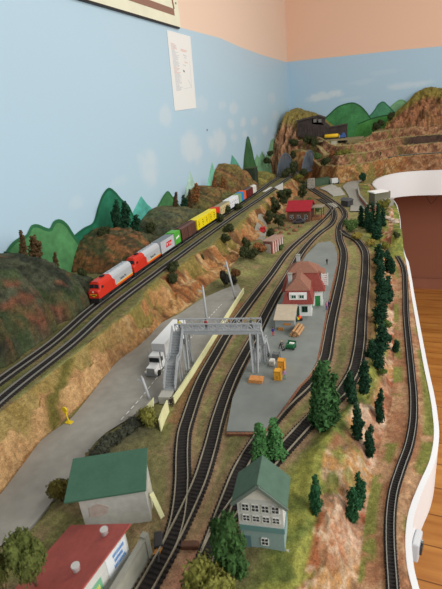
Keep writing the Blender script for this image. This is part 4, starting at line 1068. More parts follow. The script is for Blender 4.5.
def container(car, L, f0, f1, label, c, h=.034, marks=None, topc=None, group='containers on the freight train'):
    """steel box standing on a flat car"""
    x0, x1 = -L / 2 + L * f0, -L / 2 + L * f1; q = Matrix.Translation(car.location) @ Matrix.Rotation(car.rotation_euler.z, 4, 'Z') @ Vector(((x0 + x1) / 2, 0, .0128))
    t = thing('shipping_container', label, 'container', q, car.rotation_euler.z, group); l = (x1 - x0) / 2 - .0012
    m = mat('box_%d_%d_%d' % c, c, .5, 90, .08); w = .0148
    MB().box(-l, l, -w, w, 0, h).build('body', m, t)
    MB().box(-l + .001, l - .001, -w + .001, w - .001, h, h + .0012).build('roof', mat('boxtop_%d_%d_%d' % (topc or c), topc or c, .5), t)
    mb = MB()
    for x in (-l, l):
        for y in (-w, w): mb.box(x - .0009, x + .0009, y - .0009, y + .0009, 0, h + .0008)
    mb.build('corner_posts', m, t)
    mb = MB(); mb.box(-l - .0008, -l, -w + .002, -.0005, .002, h - .002).box(-l - .0008, -l, .0005, w - .002, .002, h - .002); mb.build('end_doors', m, t)
    if marks: marks(t, l, w, h)
    return t

def loco(label, y0, y1):
    t, L = car_root('diesel_locomotive', label, y0, y1, 'locomotive', 'silver and red locomotives')
    ms, mr, my_ = mat('loco_silver', (206, 210, 214), .35, metal=.35), mat('loco_red', (206, 52, 34), .4), mat('loco_yellow', (232, 190, 50), .4)
    h = .052; w = .0155
    def sect(x, zt, wt, zs):     # a rounded cross-section
        return [(x, -w * wt, .0135), (x, -w * wt, zs), (x, -w * wt * .86, zs + (zt - zs) * .6), (x, -w * .5 * wt, zt), (x, w * .5 * wt, zt), (x, w * wt * .86, zs + (zt - zs) * .6), (x, w * wt, zs), (x, w * wt, .0135)]
    def loft(secs):
        v = [p for s in secs for p in s]; k = len(secs[0]); f = []
        for i in range(len(secs) - 1):
            for j in range(k): f.append((i * k + j, (i + 1) * k + j, (i + 1) * k + (j + 1) % k, i * k + (j + 1) % k))
        f += [tuple(range(k)), tuple((len(secs) - 1) * k + j for j in range(k))[::-1]]
        mb = MB().add(v, f); return mb
    x0 = -L / 2; xs = x0 + L * .40
    loft([sect(xs, h, 1, .041), sect(L / 2, h, 1, .041)]).build('body', ms, t)
    # red cab with a sloping windscreen and blunt nose
    loft([sect(x0, .032, .86, .028), sect(x0 + .003, .0345, .95, .030), sect(x0 + .007, .0355, 1, .0305), sect(x0 + .0125, h - .0005, 1, .040), sect(xs, h, 1.001, .041)]).build('cab', mr, t)
    wd = mat('dark_glass', (34, 40, 46), .35, spec=.2)
    for sg in (-1, 1):
        a = [(x0 + .0078, sg * .0012, .0370), (x0 + .0078, sg * .0122, .0365), (x0 + .0110, sg * .0112, .0440), (x0 + .0110, sg * .0012, .0452)]
        MB().prism(a, (-.0016, 0, .0005)).build('windscreen', wd, t)
        MB().box(x0 + .015, x0 + .023, sg * .0155 - .0004, sg * .0155 + .0004, .034, .040).build('side_window', wd, t)
        # red sweeping down the flank and orange-yellow stripe
        MB().prism([(xs - .001, sg * .0156, .0135), (xs + L * .10, sg * .0156, .0135), (xs + L * .05, sg * .0156, .022), (xs + L * .055, sg * .0156, .034), (xs - .001, sg * .0156, .041)], (0, sg * .0003, 0)).build('flank_panel', mr, t)
        MB().box(xs + L * .08, L / 2, sg * .0157 - .0003, sg * .0157 + .0003, .0137, .0185).build('flank_stripe', mat('loco_orange', (222, 84, 40), .4), t)
        MB().box(xs + L * .09, L / 2, sg * .0158 - .0003, sg * .0158 + .0003, .0185, .0203).build('pinstripe', my_, t)
    MB().prism([(x0 - .0006, -.008, .0215), (x0 - .0006, 0, .0165), (x0 - .0006, .008, .0215), (x0 - .0006, .010, .0240), (x0 - .0006, -.010, .0240)], (.002, 0, 0)).build('nose_emblem', my_, t)
    MB().box(x0 - .0010, x0, -.0055, .0055, .0205, .0225).build('emblem_bar', mat('loco_black', (30, 28, 28), .5), t)
    MB().cyl((x0 + .006, 0, .0300), (x0 - .0005, 0, .0298), .0022, 10).build('headlight', mat('lens', (240, 236, 214), .2), t)
    text('lettering', 'Santa Fe', .0095, SIDE(xs + L * .30, .027), mat('loco_black', (30, 28, 28), .5), t)
    mb = MB()
    for i in range(5): x = xs + L * (.08 + .11 * i); mb.cyl((x, 0, h), (x, 0, h + .0016), .0055, 14)
    mb.build('roof_fans', mat('fan_grey', (176, 180, 184), .4, metal=.3), t)
    MB().box(xs - L * .15, xs - L * .08, -.004, .004, h, h + .003).build('exhaust', mat('loco_black', (30, 28, 28), .5), t)
    mb = MB(); mb.box(x0 + .006, L / 2, -.0140, .0140, .0085, .0137).box(-.022, .020, -.011, .011, .0035, .0075).box(L / 2, L / 2 + .005, -.002, .002, .007, .010)
    mb.build('underframe', m_black, t)
    MB().hexa([(x0 - .001, -.012, .002), (x0 + .008, -.0145, .002), (x0 + .008, .0145, .002), (x0 - .001, .012, .002)], [(x0, -.012, .0138), (x0 + .008, -.0145, .0138), (x0 + .008, .0145, .0138), (x0, .012, .0138)]).build('pilot', m_black, t)
    for x in (x0 + .028, L / 2 - .022): truck_frame(x, t)
loco('red and silver diesel locomotive leading the train', .765, .935)
loco('red and silver diesel locomotive coupled behind the leading one', .945, 1.108)
t, L = flat_car('black flat car carrying the silver and the green container', 1.115, 1.262)
def k_marks(t, l, w, h):
    p = MB().prism([(-l * .30, -w - .0003, h * .30), (l * .50, -w - .0003, h * .30), (l * .62, -w - .0003, h * .72), (-l * .18, -w - .0003, h * .72)], (0, -.0003, 0)).build('red_patch', mat('patch_red', (206, 40, 44), .5), t)
    text('lettering', '"K" Line', h * .30, SIDE(l * .18, h * .50, -w - .0006), mat('white_letter', (240, 238, 232), .5), p)
container(t, L, .0, .66, 'silver grey container with red emblem behind the second locomotive', (186, 188, 192), .037, k_marks, (120, 128, 132))
def g_marks(t, l, w, h): MB().prism([(-l * .5, -w - .0003, h * .42), (l * .6, -w - .0003, h * .5), (l * .6, -w - .0003, h * .66), (-l * .5, -w - .0003, h * .56)], (0, -.0003, 0)).build('white_mark', mat('white_letter', (240, 238, 232), .5), t)
container(t, L, .68, 1., 'bright green container between the silver container and brown boxcar', (84, 168, 60), .039, g_marks, (96, 176, 70))
box_car('brown ribbed boxcar between the green and yellow containers', 1.270, 1.395, (98, 66, 56), h=.050)
t, L = flat_car('black flat car carrying the yellow containers', 1.403, 1.640)
def y_marks(t, l, w, h):
    mb = MB(); n = max(2, int(l / .018)); r3 = random.Random(int(l * 9999))
    for i in range(n):
        x = -l + 2 * l * (i + .5) / n
        for a in range(7):
            t0 = a * math.pi * 2 / 7 + .3; rr = .0035 + .0022 * (a % 3)
            mb.box(x + rr * math.cos(t0) - .0016, x + rr * math.cos(t0) + .0016, -w - .0005, -w, h * .5 + rr * 1.3 * math.sin(t0) - .0016, h * .5 + rr * 1.3 * math.sin(t0) + .0016)
    mb.build('dark_emblems', mat('emblem_dark', (66, 58, 40), .6), t)
container(t, L, 0, .50, 'longer yellow container with dark round emblems behind the brown boxcar', (238, 214, 20), .037, y_marks, (240, 222, 60))
container(t, L, .51, .84, 'shorter yellow container with dark emblems beside the red one', (236, 210, 24), .037, y_marks, (240, 222, 60))
container(t, L, .85, 1., 'red container at the rear of the yellow containers', (214, 52, 40), .037)
def dots(c):
    def f(t, l, w, h):
        mb = MB()
        for i in range(5):
            x = -l + 2 * l * (i + .6) / 5.4; mb.box(x - .0028, x + .0028, -w - .0004, -w, h * .5, h * .72).box(x - .0018, x + .0018, -w - .0004, -w, h * .22, h * .36)
        mb.build('side_marks', mat('marks_%d' % c[0], c, .6), t)
    return f
t, L = flat_car('black flat car carrying the tan and the white containers', 1.648, 1.895)
container(t, L, 0, .48, 'tan container with brown marks ahead of the white one', (206, 188, 142), .034, dots((120, 96, 60)), (150, 140, 112))
container(t, L, .49, 1., 'white container with faint dark marks amid the freight train', (232, 234, 236), .036, dots((150, 156, 164)), (236, 238, 240))
t, L = flat_car('black flat car carrying pale green, blue and orange containers', 1.90, 2.02)
container(t, L, 0, .34, 'pale green container next to the blue one', (136, 170, 120), .036)
container(t, L, .35, .68, 'blue container between the pale green and orange ones', (38, 142, 206), .037)
container(t, L, .69, 1., 'orange container next to the maroon boxcar', (232, 98, 36), .037)
box_car('maroon boxcar near the rear of the train', 2.027, 2.135, (112, 44, 42), h=.047, roofc=(96, 84, 80))
box_car('short white caboose at the tail of the train', 2.142, 2.21, (222, 220, 208), h=.044, ribs=False, roofc=(226, 224, 214))

# ------------------------------------------------------------------ semi truck on the road
a, b = P(149.5, 377.5, M + .003), P(161.5, 378, M + .003); c = (a + b) / 2 + Vector((-.009, 0, 0))
t = thing('semi_truck', 'white semi truck with box trailer parked on the grey road', 'truck', c, math.radians(5))
mwt, mch, mtr = mat('truck_white', (238, 238, 236), .35), mat('chrome_grey', (150, 154, 158), .3, metal=.6), mat('tyre_black', (36, 36, 38), .8)
w = .0145
MB().hexa(rect(-.0085, .0085, 0, .022, .006), rect(-.0085, .0085, .001, .022, .019)).build('bonnet', mwt, t)
MB().hexa([(-.0085, -.0006, .007), (.0085, -.0006, .007), (.0085, .001, .007), (-.0085, .001, .007)], [(-.008, .0002, .018), (.008, .0002, .018), (.008, .002, .018), (-.008, .002, .018)]).build('grille', mch, t)
for sg in (-1, 1):
    MB().hexa([(sg * .0085 - .004, .001, .004), (sg * .0085 + .004, .001, .004), (sg * .0085 + .004, .017, .004), (sg * .0085 - .004, .017, .004)], [(sg * .0085 - .004, .004, .012), (sg * .0085 + .0035, .004, .012), (sg * .0085 + .0035, .016, .012), (sg * .0085 - .004, .016, .012)]).build('mudguard', mwt, t)
    MB().box(sg * .0105 - .0018, sg * .0105 + .0018, -.0004, .001, .009, .012).build('headlamp', mat('lens', (240, 236, 214), .2), t)
    MB().cyl((sg * .0125, .026, .008), (sg * .0125, .026, .042), .0012, 8).build('exhaust_stack', mch, t)
    for y in (.009, .048, .060, .135, .148):
        MB().cyl((sg * .0145, y, .0055), (sg * .0095, y, .0055), .0058, 14).build('wheel', mtr, t)
MB().box(-.0125, .0125, -.003, -.0005, .004, .008).build('bumper', mch, t)
MB().hexa(rect(-.0125, .0125, .020, .042, .006), rect(-.0118, .0118, .0235, .042, .033)).build('cab', mwt, t)
MB().prism([(-.0108, .0208, .021), (.0108, .0208, .021), (.0104, .0222, .0298), (-.0104, .0222, .0298)], (0, -.0006, 0)).build('windscreen', mat('dark_glass', (34, 40, 46), .35, spec=.2), t)
for sg in (-1, 1): MB().box(sg * .0124 - .0004, sg * .0124 + .0004, .026, .034, .021, .029).build('side_window', mat('dark_glass', (34, 40, 46), .35, spec=.2), t)
MB().box(-.004, .004, .02, .15, .006, .010).build('chassis', mtr, t)
tr = MB().box(-w, w, .046, .158, .012, .0485).build('trailer', mwt, t)
MB().box(-w + .001, w - .001, .0452, .046, .013, .0475).build('front_panel', mat('trailer_grey', (204, 206, 208), .4), tr)
MB().box(w, w + .0006, .10, .1045, .014, .018).build('side_marker', mat('patch_red', (206, 40, 44), .5), tr)

# ------------------------------------------------------------------ loads and vehicles on the platform
def crate(px, w, d, h, label, c, rz=0, name='crate', z=None, group=None, slats=True):
    p = P(*px, PT if z is None else z); t = thing(name, label, 'crate', p, rz, group)
    m = mat('crate_%d_%d_%d' % c, c, .7, 300, .2)
    MB().box(-w / 2, w / 2, 0, d, 0, h).build('box', m, t)
    if slats:
        mb = MB(); m2 = mat('crateedge_%d' % c[0], tuple(int(v * .86) for v in c), .7)
        for x in (-w / 2, w / 2):
            for y in (0, d): mb.box(x - .0006, x + .0006, y - .0006, y + .0006, 0, h + .0006)
        for z in (.0004, h): mb.box(-w / 2, w / 2, -.0007, .0003, z - .0006, z + .0006).box(-w / 2 - .0007, -w / 2 + .0003, 0, d, z - .0006, z + .0006).box(w / 2 - .0003, w / 2 + .0007, 0, d, z - .0006, z + .0006)
        mb.box(-w * .1, w * .1, -.0007, 0, h * .15, h * .5)
        mb.build('battens', m2, t)
    return t
crate((277.5, 380.5), .0115, .013, .018, 'tall orange yellow crate at the front of the crate group', (226, 164, 52), .05)
crate((281, 371), .0125, .014, .020, 'orange crate just behind the tall front crate beside the man in green', (222, 156, 58), .05)
crate((271.5, 366), .009, .012, .010, 'white box tucked behind the orange crates', (226, 222, 212), .05, 'box', slats=False)
crate((275.8, 360), .012, .011, .012, 'dark grey box behind the orange crates, nearest the bridge stair', (108, 112, 112), .05, 'box')
t = thing('timber_stack', 'stack of orange boards lying at the foot of the footbridge tower', 'timber', P(255, 383.5, PT), .08)
mo = mat('timber_orange', (214, 146, 84), .7, 200, .2)
for i, (z, n) in enumerate(((0, 4), (.0035, 4))):
    for k in range(n): MB().box(-.0125 + i * .001, .0125 + i * .001, k * .004, k * .004 + .0036, z, z + .0033).build('board', mo, t)
for (px, lab) in (((280.5, 330.5), 'orange wooden box, left one of two before the goods annex'), ((287.5, 329.5), 'brown wooden box, right one of two before the goods annex')):
    crate(px, .011, .007, .006, lab, (196, 140, 76) if px[0] < 285 else (170, 124, 76))
# green cart
t = thing('luggage_truck', 'small green motor truck with white load on the station platform', 'truck', P(290, 349.5, PT), math.radians(-4))
mg = mat('truck_green', (36, 108, 66), .45)
MB().box(-.0085, .0085, -.002, .016, .0035, .0065).build('chassis', mg, t)
MB().hexa(rect(-.0075, .0075, -.002, .0035, .0065), rect(-.007, .007, -.001, .0035, .0105)).build('bonnet', mg, t)
mb = MB().box(-.0085, -.0072, .0035, .016, .0065, .011).box(.0072, .0085, .0035, .016, .0065, .011).box(-.0085, .0085, .0145, .016, .0065, .013); mb.build('box_sides', mg, t)
MB().box(-.003, .0068, .0045, .010, .0065, .0118).build('white_load', mat('white_letter', (240, 238, 232), .5), t)
for x in (-.0075, .0075):
    for y in (.001, .012): MB().cyl((x - .0012, y, .003), (x + .0012, y, .003), .003, 10).build('wheel', mtr, t)
# log pile: each log is a thing of its own
for i, (dx, z, dy) in enumerate(((-.0085, .0034, .0), (-.0014, .0034, -.002), (.0057, .0034, .001), (-.005, .0094, .002), (.0022, .0095, -.001))):
    p = P(294.8, 337, PT); q = p + Vector((dx, dy, z))
    o = MB().tube([(0, 0, 0), (.003, .042, 0)], [.0034, .0031], 9).build('log', [mat('log_bark', (178, 138, 96), .85, 200, .25)]); o.location = q
    tag(o, ['leftmost bottom log of the pile beside the station', 'second bottom log of the pile beside the station', 'rightmost bottom log of the pile beside the station', 'upper left log on top of the pile', 'upper right log on top of the pile'][i], 'log', 'log pile')
# red and yellow luggage trolley near the wing
t = thing('hand_trolley', 'black hand trolley loaded with orange and yellow bundles by the station', 'trolley', P(299, 321.5, PT), math.radians(30))
MB().box(-.009, .009, 0, .008, .003, .0045).build('deck', m_black, t)
for x in (-.006, .006): MB().cyl((x, -.0003, .0025), (x, .0012, .0025), .0025, 10).cyl((x, .0072, .0025), (x, .0085, .0025), .0025, 10).build('wheelset', mtr, t)
MB().ball((.003, .004, .0085), (.0045, .004, .0042), lat=6).build('orange_bundle', mat('bundle_orange', (232, 84, 48), .7), t, smooth=True)
MB().box(-.003, .001, 0, .005, .0045, .0095).build('yellow_box', mat('bundle_yellow', (230, 196, 40), .6), t)
MB().box(-.0085, -.0045, .001, .007, .0045, .0075).build('dark_sack', mat('sack_dark', (60, 62, 72), .8), t)

# ------------------------------------------------------------------ people (20 mm figures)
def person(p, rz, label, shirt, trousers, skin=(214, 170, 140), hair=(52, 40, 32), hat=None, pose='stand', H=.0195):
    k = H / 1.75
    root = thing('person', label, 'person', p, rz)
    bend = pose == 'push'
    hipz = .92; sh = Vector((0, -.34 if bend else 0, 1.36 if bend else 1.45)); hip = Vector((0, 0, hipz)); neck = sh + Vector((0, -.03, .10)); head = neck + Vector((0, -.05, .17))
    V = [hip, (hip + sh) / 2, sh, neck, head]; R = [.17, .16, .19, .065, .105]; Ed = [(0, 1), (1, 2), (2, 3), (3, 4)]
    def chain(pts, rs, a):
        for q, r in zip(pts, rs): V.append(Vector(q)); R.append(r); Ed.append((a, len(V) - 1)); a = len(V) - 1
    st = .22 if pose in ('walk', 'push') else .03
    for s in (-1, 1):
        chain([(s * .10, 0, .86), (s * .11, -s * st * .5, .48), (s * .11, -s * st + (.1 if bend else 0), .08), (s * .12, -s * st - .14, .04)], [.11, .085, .06, .05], 0)
        if bend: arm = [(s * .21, sh.y, sh.z), (s * .23, sh.y - .22, 1.10), (s * .17, sh.y - .45, .98), (s * .16, sh.y - .55, .96)]
        elif pose == 'wave' and s > 0: arm = [(s * .21, 0, 1.42), (s * .34, -.05, 1.22), (s * .30, -.24, 1.34), (s * .28, -.32, 1.42)]
        else: arm = [(s * .21, 0, 1.42), (s * .26, .03, 1.14), (s * .24, -.08, .90), (s * .235, -.11, .80)]
        chain(arm, [.075, .058, .045, .04], 2)
    me = bpy.data.meshes.new('body'); me.from_pydata([tuple(v * k) for v in V], Ed, []); o = bpy.data.objects.new('body', me); COL.objects.link(o)
    md = o.modifiers.new('skin', 'SKIN'); md.use_smooth_shade = True
    for i, r in enumerate(R): me.skin_vertices[0].data[i].radius = (r * k, r * k * (.8 if i < 3 else 1))
    me.skin_vertices[0].data[0].use_root = True
    o.modifiers.new('sub', 'SUBSURF').levels = 1; o.modifiers['sub'].render_levels = 1
    dg = bpy.context.evaluated_depsgraph_get(); m2 = bpy.data.meshes.new_from_object(o.evaluated_get(dg)); bpy.data.objects.remove(o)
    for c in (shirt, trousers, skin, (40, 36, 34)): m2.materials.append(mat('cloth_%d_%d_%d' % c, c, .7))
    for f in m2.polygons:
        c = f.center / k
        f.material_index = 3 if c.z < .09 else 1 if c.z < .90 and abs(c.x) < .2 else 2 if c.z > sh.z + .11 else (2 if (not bend and abs(c.x) > .2 and c.z < .92) or (bend and c.y < sh.y - .40) else 0)
        f.use_smooth = True
    b = bpy.data.objects.new('body', m2); COL.objects.link(b); b.parent = root
    hd = head * k
    MB().ball((hd.x, hd.y + .012 * k, hd.z + .035 * k), (.112 * k, .115 * k, .105 * k), lat=6, lon=8).build('hair' if not hat else 'hat', mat('cloth_%d_%d_%d' % (hat or hair), hat or hair, .8), root, smooth=True)
    MB().ball((hd.x, hd.y - .115 * k, hd.z - .01 * k), (.018 * k, .03 * k, .03 * k), lat=4, lon=6).build('nose', mat('cloth_%d_%d_%d' % skin, skin, .7), root)
    return root
person(P(273.3, 335.5, PT), .4, 'person in a dark blue shirt and red trousers standing on the platform', (60, 56, 130), (196, 60, 60))
person(P(280.5, 348.5, PT), math.radians(60), 'person in a yellow hat and dark clothes pushing a hand truck', (78, 70, 66), (60, 60, 66), hat=(226, 184, 70), pose='push')
person(P(284.7, 379, PT), .2, 'person in a mauve shirt and green trousers beside the orange crates', (176, 140, 186), (92, 160, 126), hair=(30, 26, 26))
person(P(326.5, 309.5, PT), -.3, 'person in a pink and purple outfit by the green station door', (204, 130, 164), (92, 76, 150))
person(P(329, 308.5, PT), -.6, 'person in dark blue standing right of the one in pink', (60, 62, 120), (58, 54, 96))
person(P(327, 264.5, PT), .0, 'person in black standing on the platform beyond the station roofs', (44, 42, 44), (40, 40, 44), pose='wave')
t = thing('hand_truck', 'small black hand truck before the yellow hatted porter', 'hand truck', P(284, 350.5, PT), math.radians(60))
MB().bar((-.002, .0, .001), (-.002, .006, .012), .0007).bar((.002, .0, .001), (.002, .006, .012), .0007).bar((-.002, .006, .012), (.002, .006, .012), .0007).build('frame', m_black, t)
MB().cyl((-.003, 0, .0018), (.003, 0, .0018), .0018, 8).build('wheelset', mtr, t)
dk = Vector((-.397, .645, PT)); dv_ = (Vector((-.240, .677, PT)) - dk).normalized(); dn_ = Vector((-dv_.y, dv_.x, 0)); up_ = Vector((0, 0, .0832))
person(dk + dv_ * .058 + dn_ * .010 + up_, .1, 'person in a red jacket and dark trousers crossing the footbridge', (176, 48, 50), (52, 48, 60))
person(dk + dv_ * .006 + dn_ * .010 + up_, .2, 'person in a yellow jacket at the top of the left bridge stairs', (214, 196, 50), (66, 66, 70))
person(dk + dv_ * .142 + dn_ * .012 + up_, 1.2, 'person in dark grey at the right end of the footbridge', (70, 70, 76), (50, 50, 56), pose='walk')
fp = P(172, 407, M + .001)
person(fp, .8, 'person in black standing in the gap between the two yellow fences', (46, 38, 36), (58, 48, 42))

# ------------------------------------------------------------------ far buildings and structures
def truss_bridge():
    t = thing('truss_bridge', 'dark grey blue double truss bridge with arched tops in front of the corner mountain', 'bridge')
    l0, l1 = P(279, 177, E), P(290, 171, E); r0, r1 = P(304, 173, E), P(317, 166.5, E)
    l0 = Vector((-.815, 2.86, E)); d = Vector((.16, 1, 0)).normalized(); Ld = .27; r0 = Vector((-.672, 2.95, E)); 
    m = mat('truss_grey', (98, 108, 118), .6, 60, .12); mdk = mat('deck_brown', (92, 80, 66), .8, 60, .2)
    for q in (l0, r0):
        n = 10; top = []; mb = MB()
        for i in range(n + 1):
            u = i / n; hz = .022 + .108 * math.sin(math.pi * min(max(u, 0), 1)) ** .7; top.append(q + d * Ld * u + Vector((0, 0, hz)))
        bot = [q + d * Ld * i / n for i in range(n + 1)]
        for a, b in zip(top[:-1], top[1:]): mb.bar(a, b, .007, .007)
        for a, b in zip(bot[:-1], bot[1:]): mb.bar(a, b, .006, .008)
        for a, b in zip(bot, top): mb.bar(a, b, .006, .010)
        for i in range(n): mb.bar(bot[i], top[i + 1], .0035) if i < n / 2 else mb.bar(bot[i + 1], top[i], .0035)
        mb.build('truss', m, t)
    mb = MB(); mb.prism([l0 + Vector((.0, 0, -.004)), r0 + Vector((.0, 0, -.004)), r0 + d * Ld + Vector((0, 0, -.004)), l0 + d * Ld + Vector((0, 0, -.004))], (0, 0, -.008)); mb.build('deck', mdk, t)
    c = P(310.5, 189, M); MB().box(c.x - .018, c.x + .018, c.y, c.y + .05, M - .004, E - .012).build('stone_pier', mat_brick('pier_stone', (176, 170, 158), (150, 146, 136), (120, 116, 108), .018, .010), t)
truss_bridge()
a, b = P(274.5, 186, E - .006), P(282.5, 190, E - .02)
a = Vector((-.668, 2.42, E - .002)); 
o = MB().prism([PY(274.5, 187, 2.36), PY(283, 182.5, 2.36), PY(283, 192.5, 2.36)], (0, -.004, 0)).build('abutment_panel', mat('white_card', (228, 228, 224), .6)); tag(o, 'white triangular abutment panel beside the raised tracks before the grey bridge', 'panel')
o = MB().box(-.735, -.722, 2.28, 2.42, E + .0005, E + .004).build('white_ramp', mat('white_card', (228, 228, 224), .6)); tag(o, 'white strip lying between the raised tracks behind the caboose', 'strip')
o = MB().box(-.90, -.855, 2.50, 2.56, E - .002, E + .075)
t = thing('tunnel_block', 'tall dark green block standing between the rust cone and the olive mound', 'block', (PX(252, 180, -.875).x, PX(252, 180, -.875).y, E))
MB().hexa(rect(-.03, .03, -.03, .03, 0), rect(-.03, .028, -.028, .028, .10)).build('wall', mat('dark_green_block', (50, 60, 46), .9, 60, .3), t)
MB().box(-.032, .03, -.03, .03, .10, .106).build('cap', mat('dark_moss', (70, 80, 50), .9, 90, .3), t)

# brown cabin with red roof
a, b = P(287.5, 222, M), P(310, 221.5, M); a.z = b.z = M; a.y = b.y = (a.y + b.y) / 2
t = house('log_cabin', 'dark brown cabin with bright red roof among the far trees', 'cabin', a, b)
W = (b - a).length; H = zat(a, 210.5) - M; Dp = .10
mbn = mat('cabin_brown', (104, 72, 56), .85, 90, .25)
MB().box(0, W, 0, Dp, -.004, H).build('wall', mbn, t)
hr = H + .030
MB().prism([(0, 0, H), (0, Dp, H), (0, Dp / 2, hr - .003)], (W, 0, 0)).build('gable', mbn, t)
mrd = mat('cabin_red_roof', (158, 30, 44), .5, 60, .1)
for sg in (0, 1):
    y0 = -.008 if sg == 0 else Dp + .008
    MB().prism([(-.006, y0, H - .006), (-.006, Dp / 2, hr), (-.006, Dp / 2, hr + .004), (-.006, y0, H - .002)], (W + .012, 0, 0)).build('roof_slope', mrd, t)
for i in range(3): window(t, .012 + i * W * .32, .012, .014, .018)
p_ = MB().box(W + .002, W + .05, .03, .09, .052, .056).build('porch_roof', mat('porch_grey', (150, 140, 120), .8), t)
for x in (.008, .044):
    for y in (.034, .086): MB().box(W + x - .0015, W + x + .0015, y - .0015, y + .0015, -.002, .052).build('porch_post', mbn, t)
MB().box(W + .002, W + .05, .03, .09, -.004, .010).build('porch_floor', mat('porch_wood', (150, 104, 72), .8, 60, .2), t)
def car(px, z, rz, label, c, s=1., name='car'):
    p = P(*px, z); t = thing(name, label, 'car', p, rz); t.scale = (s, s, s)
    m = mat('paint_%d_%d_%d' % c, c, .35)
    prof = [(-.022, .004), (-.0225, .010), (-.012, .0125), (-.008, .0180), (.010, .0185), (.015, .0130), (.022, .0120), (.0225, .004)]
    MB().prism([(x, -.0095, z) for x, z in prof], (0, .019, 0)).build('body', m, t, bevel=.0012)
    MB().prism([(x, -.0098, z) for x, z in ((-.0100, .0128), (-.0072, .0172), (.0092, .0176), (.0132, .0132))], (0, .0196, 0)).build('windows', mat('dark_glass', (34, 40, 46), .35, spec=.2), t)
    for x in (-.014, .014): MB().cyl((x, -.0102, .004), (x, -.007, .004), .0042, 12).cyl((x, .007, .004), (x, .0102, .004), .0042, 12).build('wheel', mtr, t)
    return t
car((299, 223.5), M, .2, 'dark car parked in front of the brown cabin', (74, 70, 76), 1.2)
q = P(262, 219.5, M + .012)
t = car((262, 220), ground(q.x, q.y) + .004, math.radians(96), 'red van at the top of the gravel drive below the cliff', (176, 34, 42), .95, 'van')
t.location.z = ground(t.location.x, t.location.y) + .006
MB().box(-.008, .016, -.0092, .0092, .018, .024).build('high_roof', mat('paint_176_34_42', (176, 34, 42), .35), t)
# small brick shed
a, b = P(272.5, 254, M), P(283.5, 247.5, M)
t = thing('brick_shed', 'small brick red shed with flat grey roof beside the left track', 'shed', a, math.atan2(b.y - a.y, b.x - a.x))
W = (b - a).length; H = .042
mbr = mat_brick('shed_brick', (158, 84, 70), (140, 70, 58), (150, 120, 104), .007, .0035)
MB().box(0, W, 0, .034, -.006, H).build('wall', mbr, t)
MB().box(-.003, W + .003, -.003, .037, H, H + .004).build('roof', mat('shed_roof', (164, 132, 116), .8, 60, .15), t)
mb = MB()
for i in range(5): mb.box(W * (.08 + .2 * i), W * (.08 + .2 * i) + .0035, -.0015, 0, 0, H)
mb.build('white_pilasters', mat('white_trim', (230, 230, 224), .6), t)
MB().box(-.0012, .0004, .006, .028, 0, .034).build('end_panel', mat('end_pale', (186, 182, 172), .8), t)

# far right hamlet
def quonset(px0, px1, label):
    a, b = P(*px0, M), P(*px1, M); t = house('green_hut', label, 'hut', a, b); W = (b - a).length; r = .035; v = []
    pts = [(0, r - r * math.cos(math.pi * i / 12), .045 * math.sin(math.pi * i / 12)) for i in range(13)]
    MB().prism([(0, y, z) for x, y, z in pts], (W, 0, 0)).build('arched_roof', mat('hut_green', (58, 80, 58), .6, 60, .15), t)
    MB().box(W, W + .001, .02, .05, 0, .03).build('door', mat('porch_grey', (150, 140, 120), .8), t)
quonset((313.5, 187), (331, 184), 'low green round roofed hut beside the bridge pier')
t = thing('delivery_van', 'grey white boxy vehicle at the end of the green hut', 'van', P(334, 184, M), math.radians(40))
MB().box(-.022, .022, -.013, .013, .005, .036).build('body', mat('vehicle_white', (204, 206, 206), .5), t, bevel=.003)
MB().box(.022, .034, -.012, .012, .005, .024).build('cab', mat('vehicle_grey', (120, 124, 124), .5), t, bevel=.002)
for x in (-.014, .024): MB().cyl((x, -.0135, .005), (x, .0135, .005), .005, 10).build('wheelset', mtr, t)
t = thing('dark_shed', 'small dark slatted shed beside the far curving tracks', 'shed', P(341, 206, M), math.radians(-38))
MB().box(0, .045, 0, .035, 0, .028).build('wall', mat('slat_dark', (70, 70, 70), .8, 200, .3), t)
MB().hexa(rect(-.004, .049, -.004, .039, .028), rect(-.004, .049, .012, .022, .040)).build('roof', mat('slat_roof', (88, 90, 90), .7, 200, .2), t)
a, b = P(374.5, 208.5, M), P(390, 206, M)
t = house('flat_roofed_house', 'pale house with flat white roof at the corner of the aisle', 'house', a, b)
W = (b - a).length; H = zat(a, 193.5) - M
MB().box(0, W, 0, .05, -.004, H).build('wall', mat('house_grey', (112, 110, 92), .8, 60, .12), t)
MB().box(-.006, W * .82, -.006, .054, H, H + .005).build('roof', mat('roof_white', (238, 238, 236), .5), t)
MB().box(W * .6, W + .010, -.012, 0, -.004, H * .5).build('annex', mat('annex_pale', (150, 146, 136), .8, 60, .1), t)
MB().box(W * .6 - .002, W + .012, -.014, .002, H * .5, H * .5 + .003).build('annex_roof', mat('roof_pale', (168, 166, 160), .6), t)
for i in range(3): window(t, .006 + i * .014, .02, .009, .012)
m_bw = mat_brick('garden_brick', (168, 104, 84), (146, 86, 70), (120, 96, 82), .012, .006)
for (pa, pb, lab) in (((357.5, 190), (359.5, 199), 'curving brick wall along the far road, upper length'), ((359.5, 199.5), (367, 209), 'curving brick wall along the far road, lower length'), ((366, 212), (378, 210), 'brick wall in front of the flat roofed house')):
    a, b = P(*pa, M), P(*pb, M); d = b - a
    t = thing('brick_wall', lab, 'wall', a, math.atan2(d.y, d.x)); MB().box(0, d.length, -.003, .003, -.003, .022).build('courses', m_bw, t); MB().box(-.001, d.length + .001, -.0042, .0042, .022, .025).build('coping', mat('coping_grey', (150, 150, 138), .85, 60, .15), t)
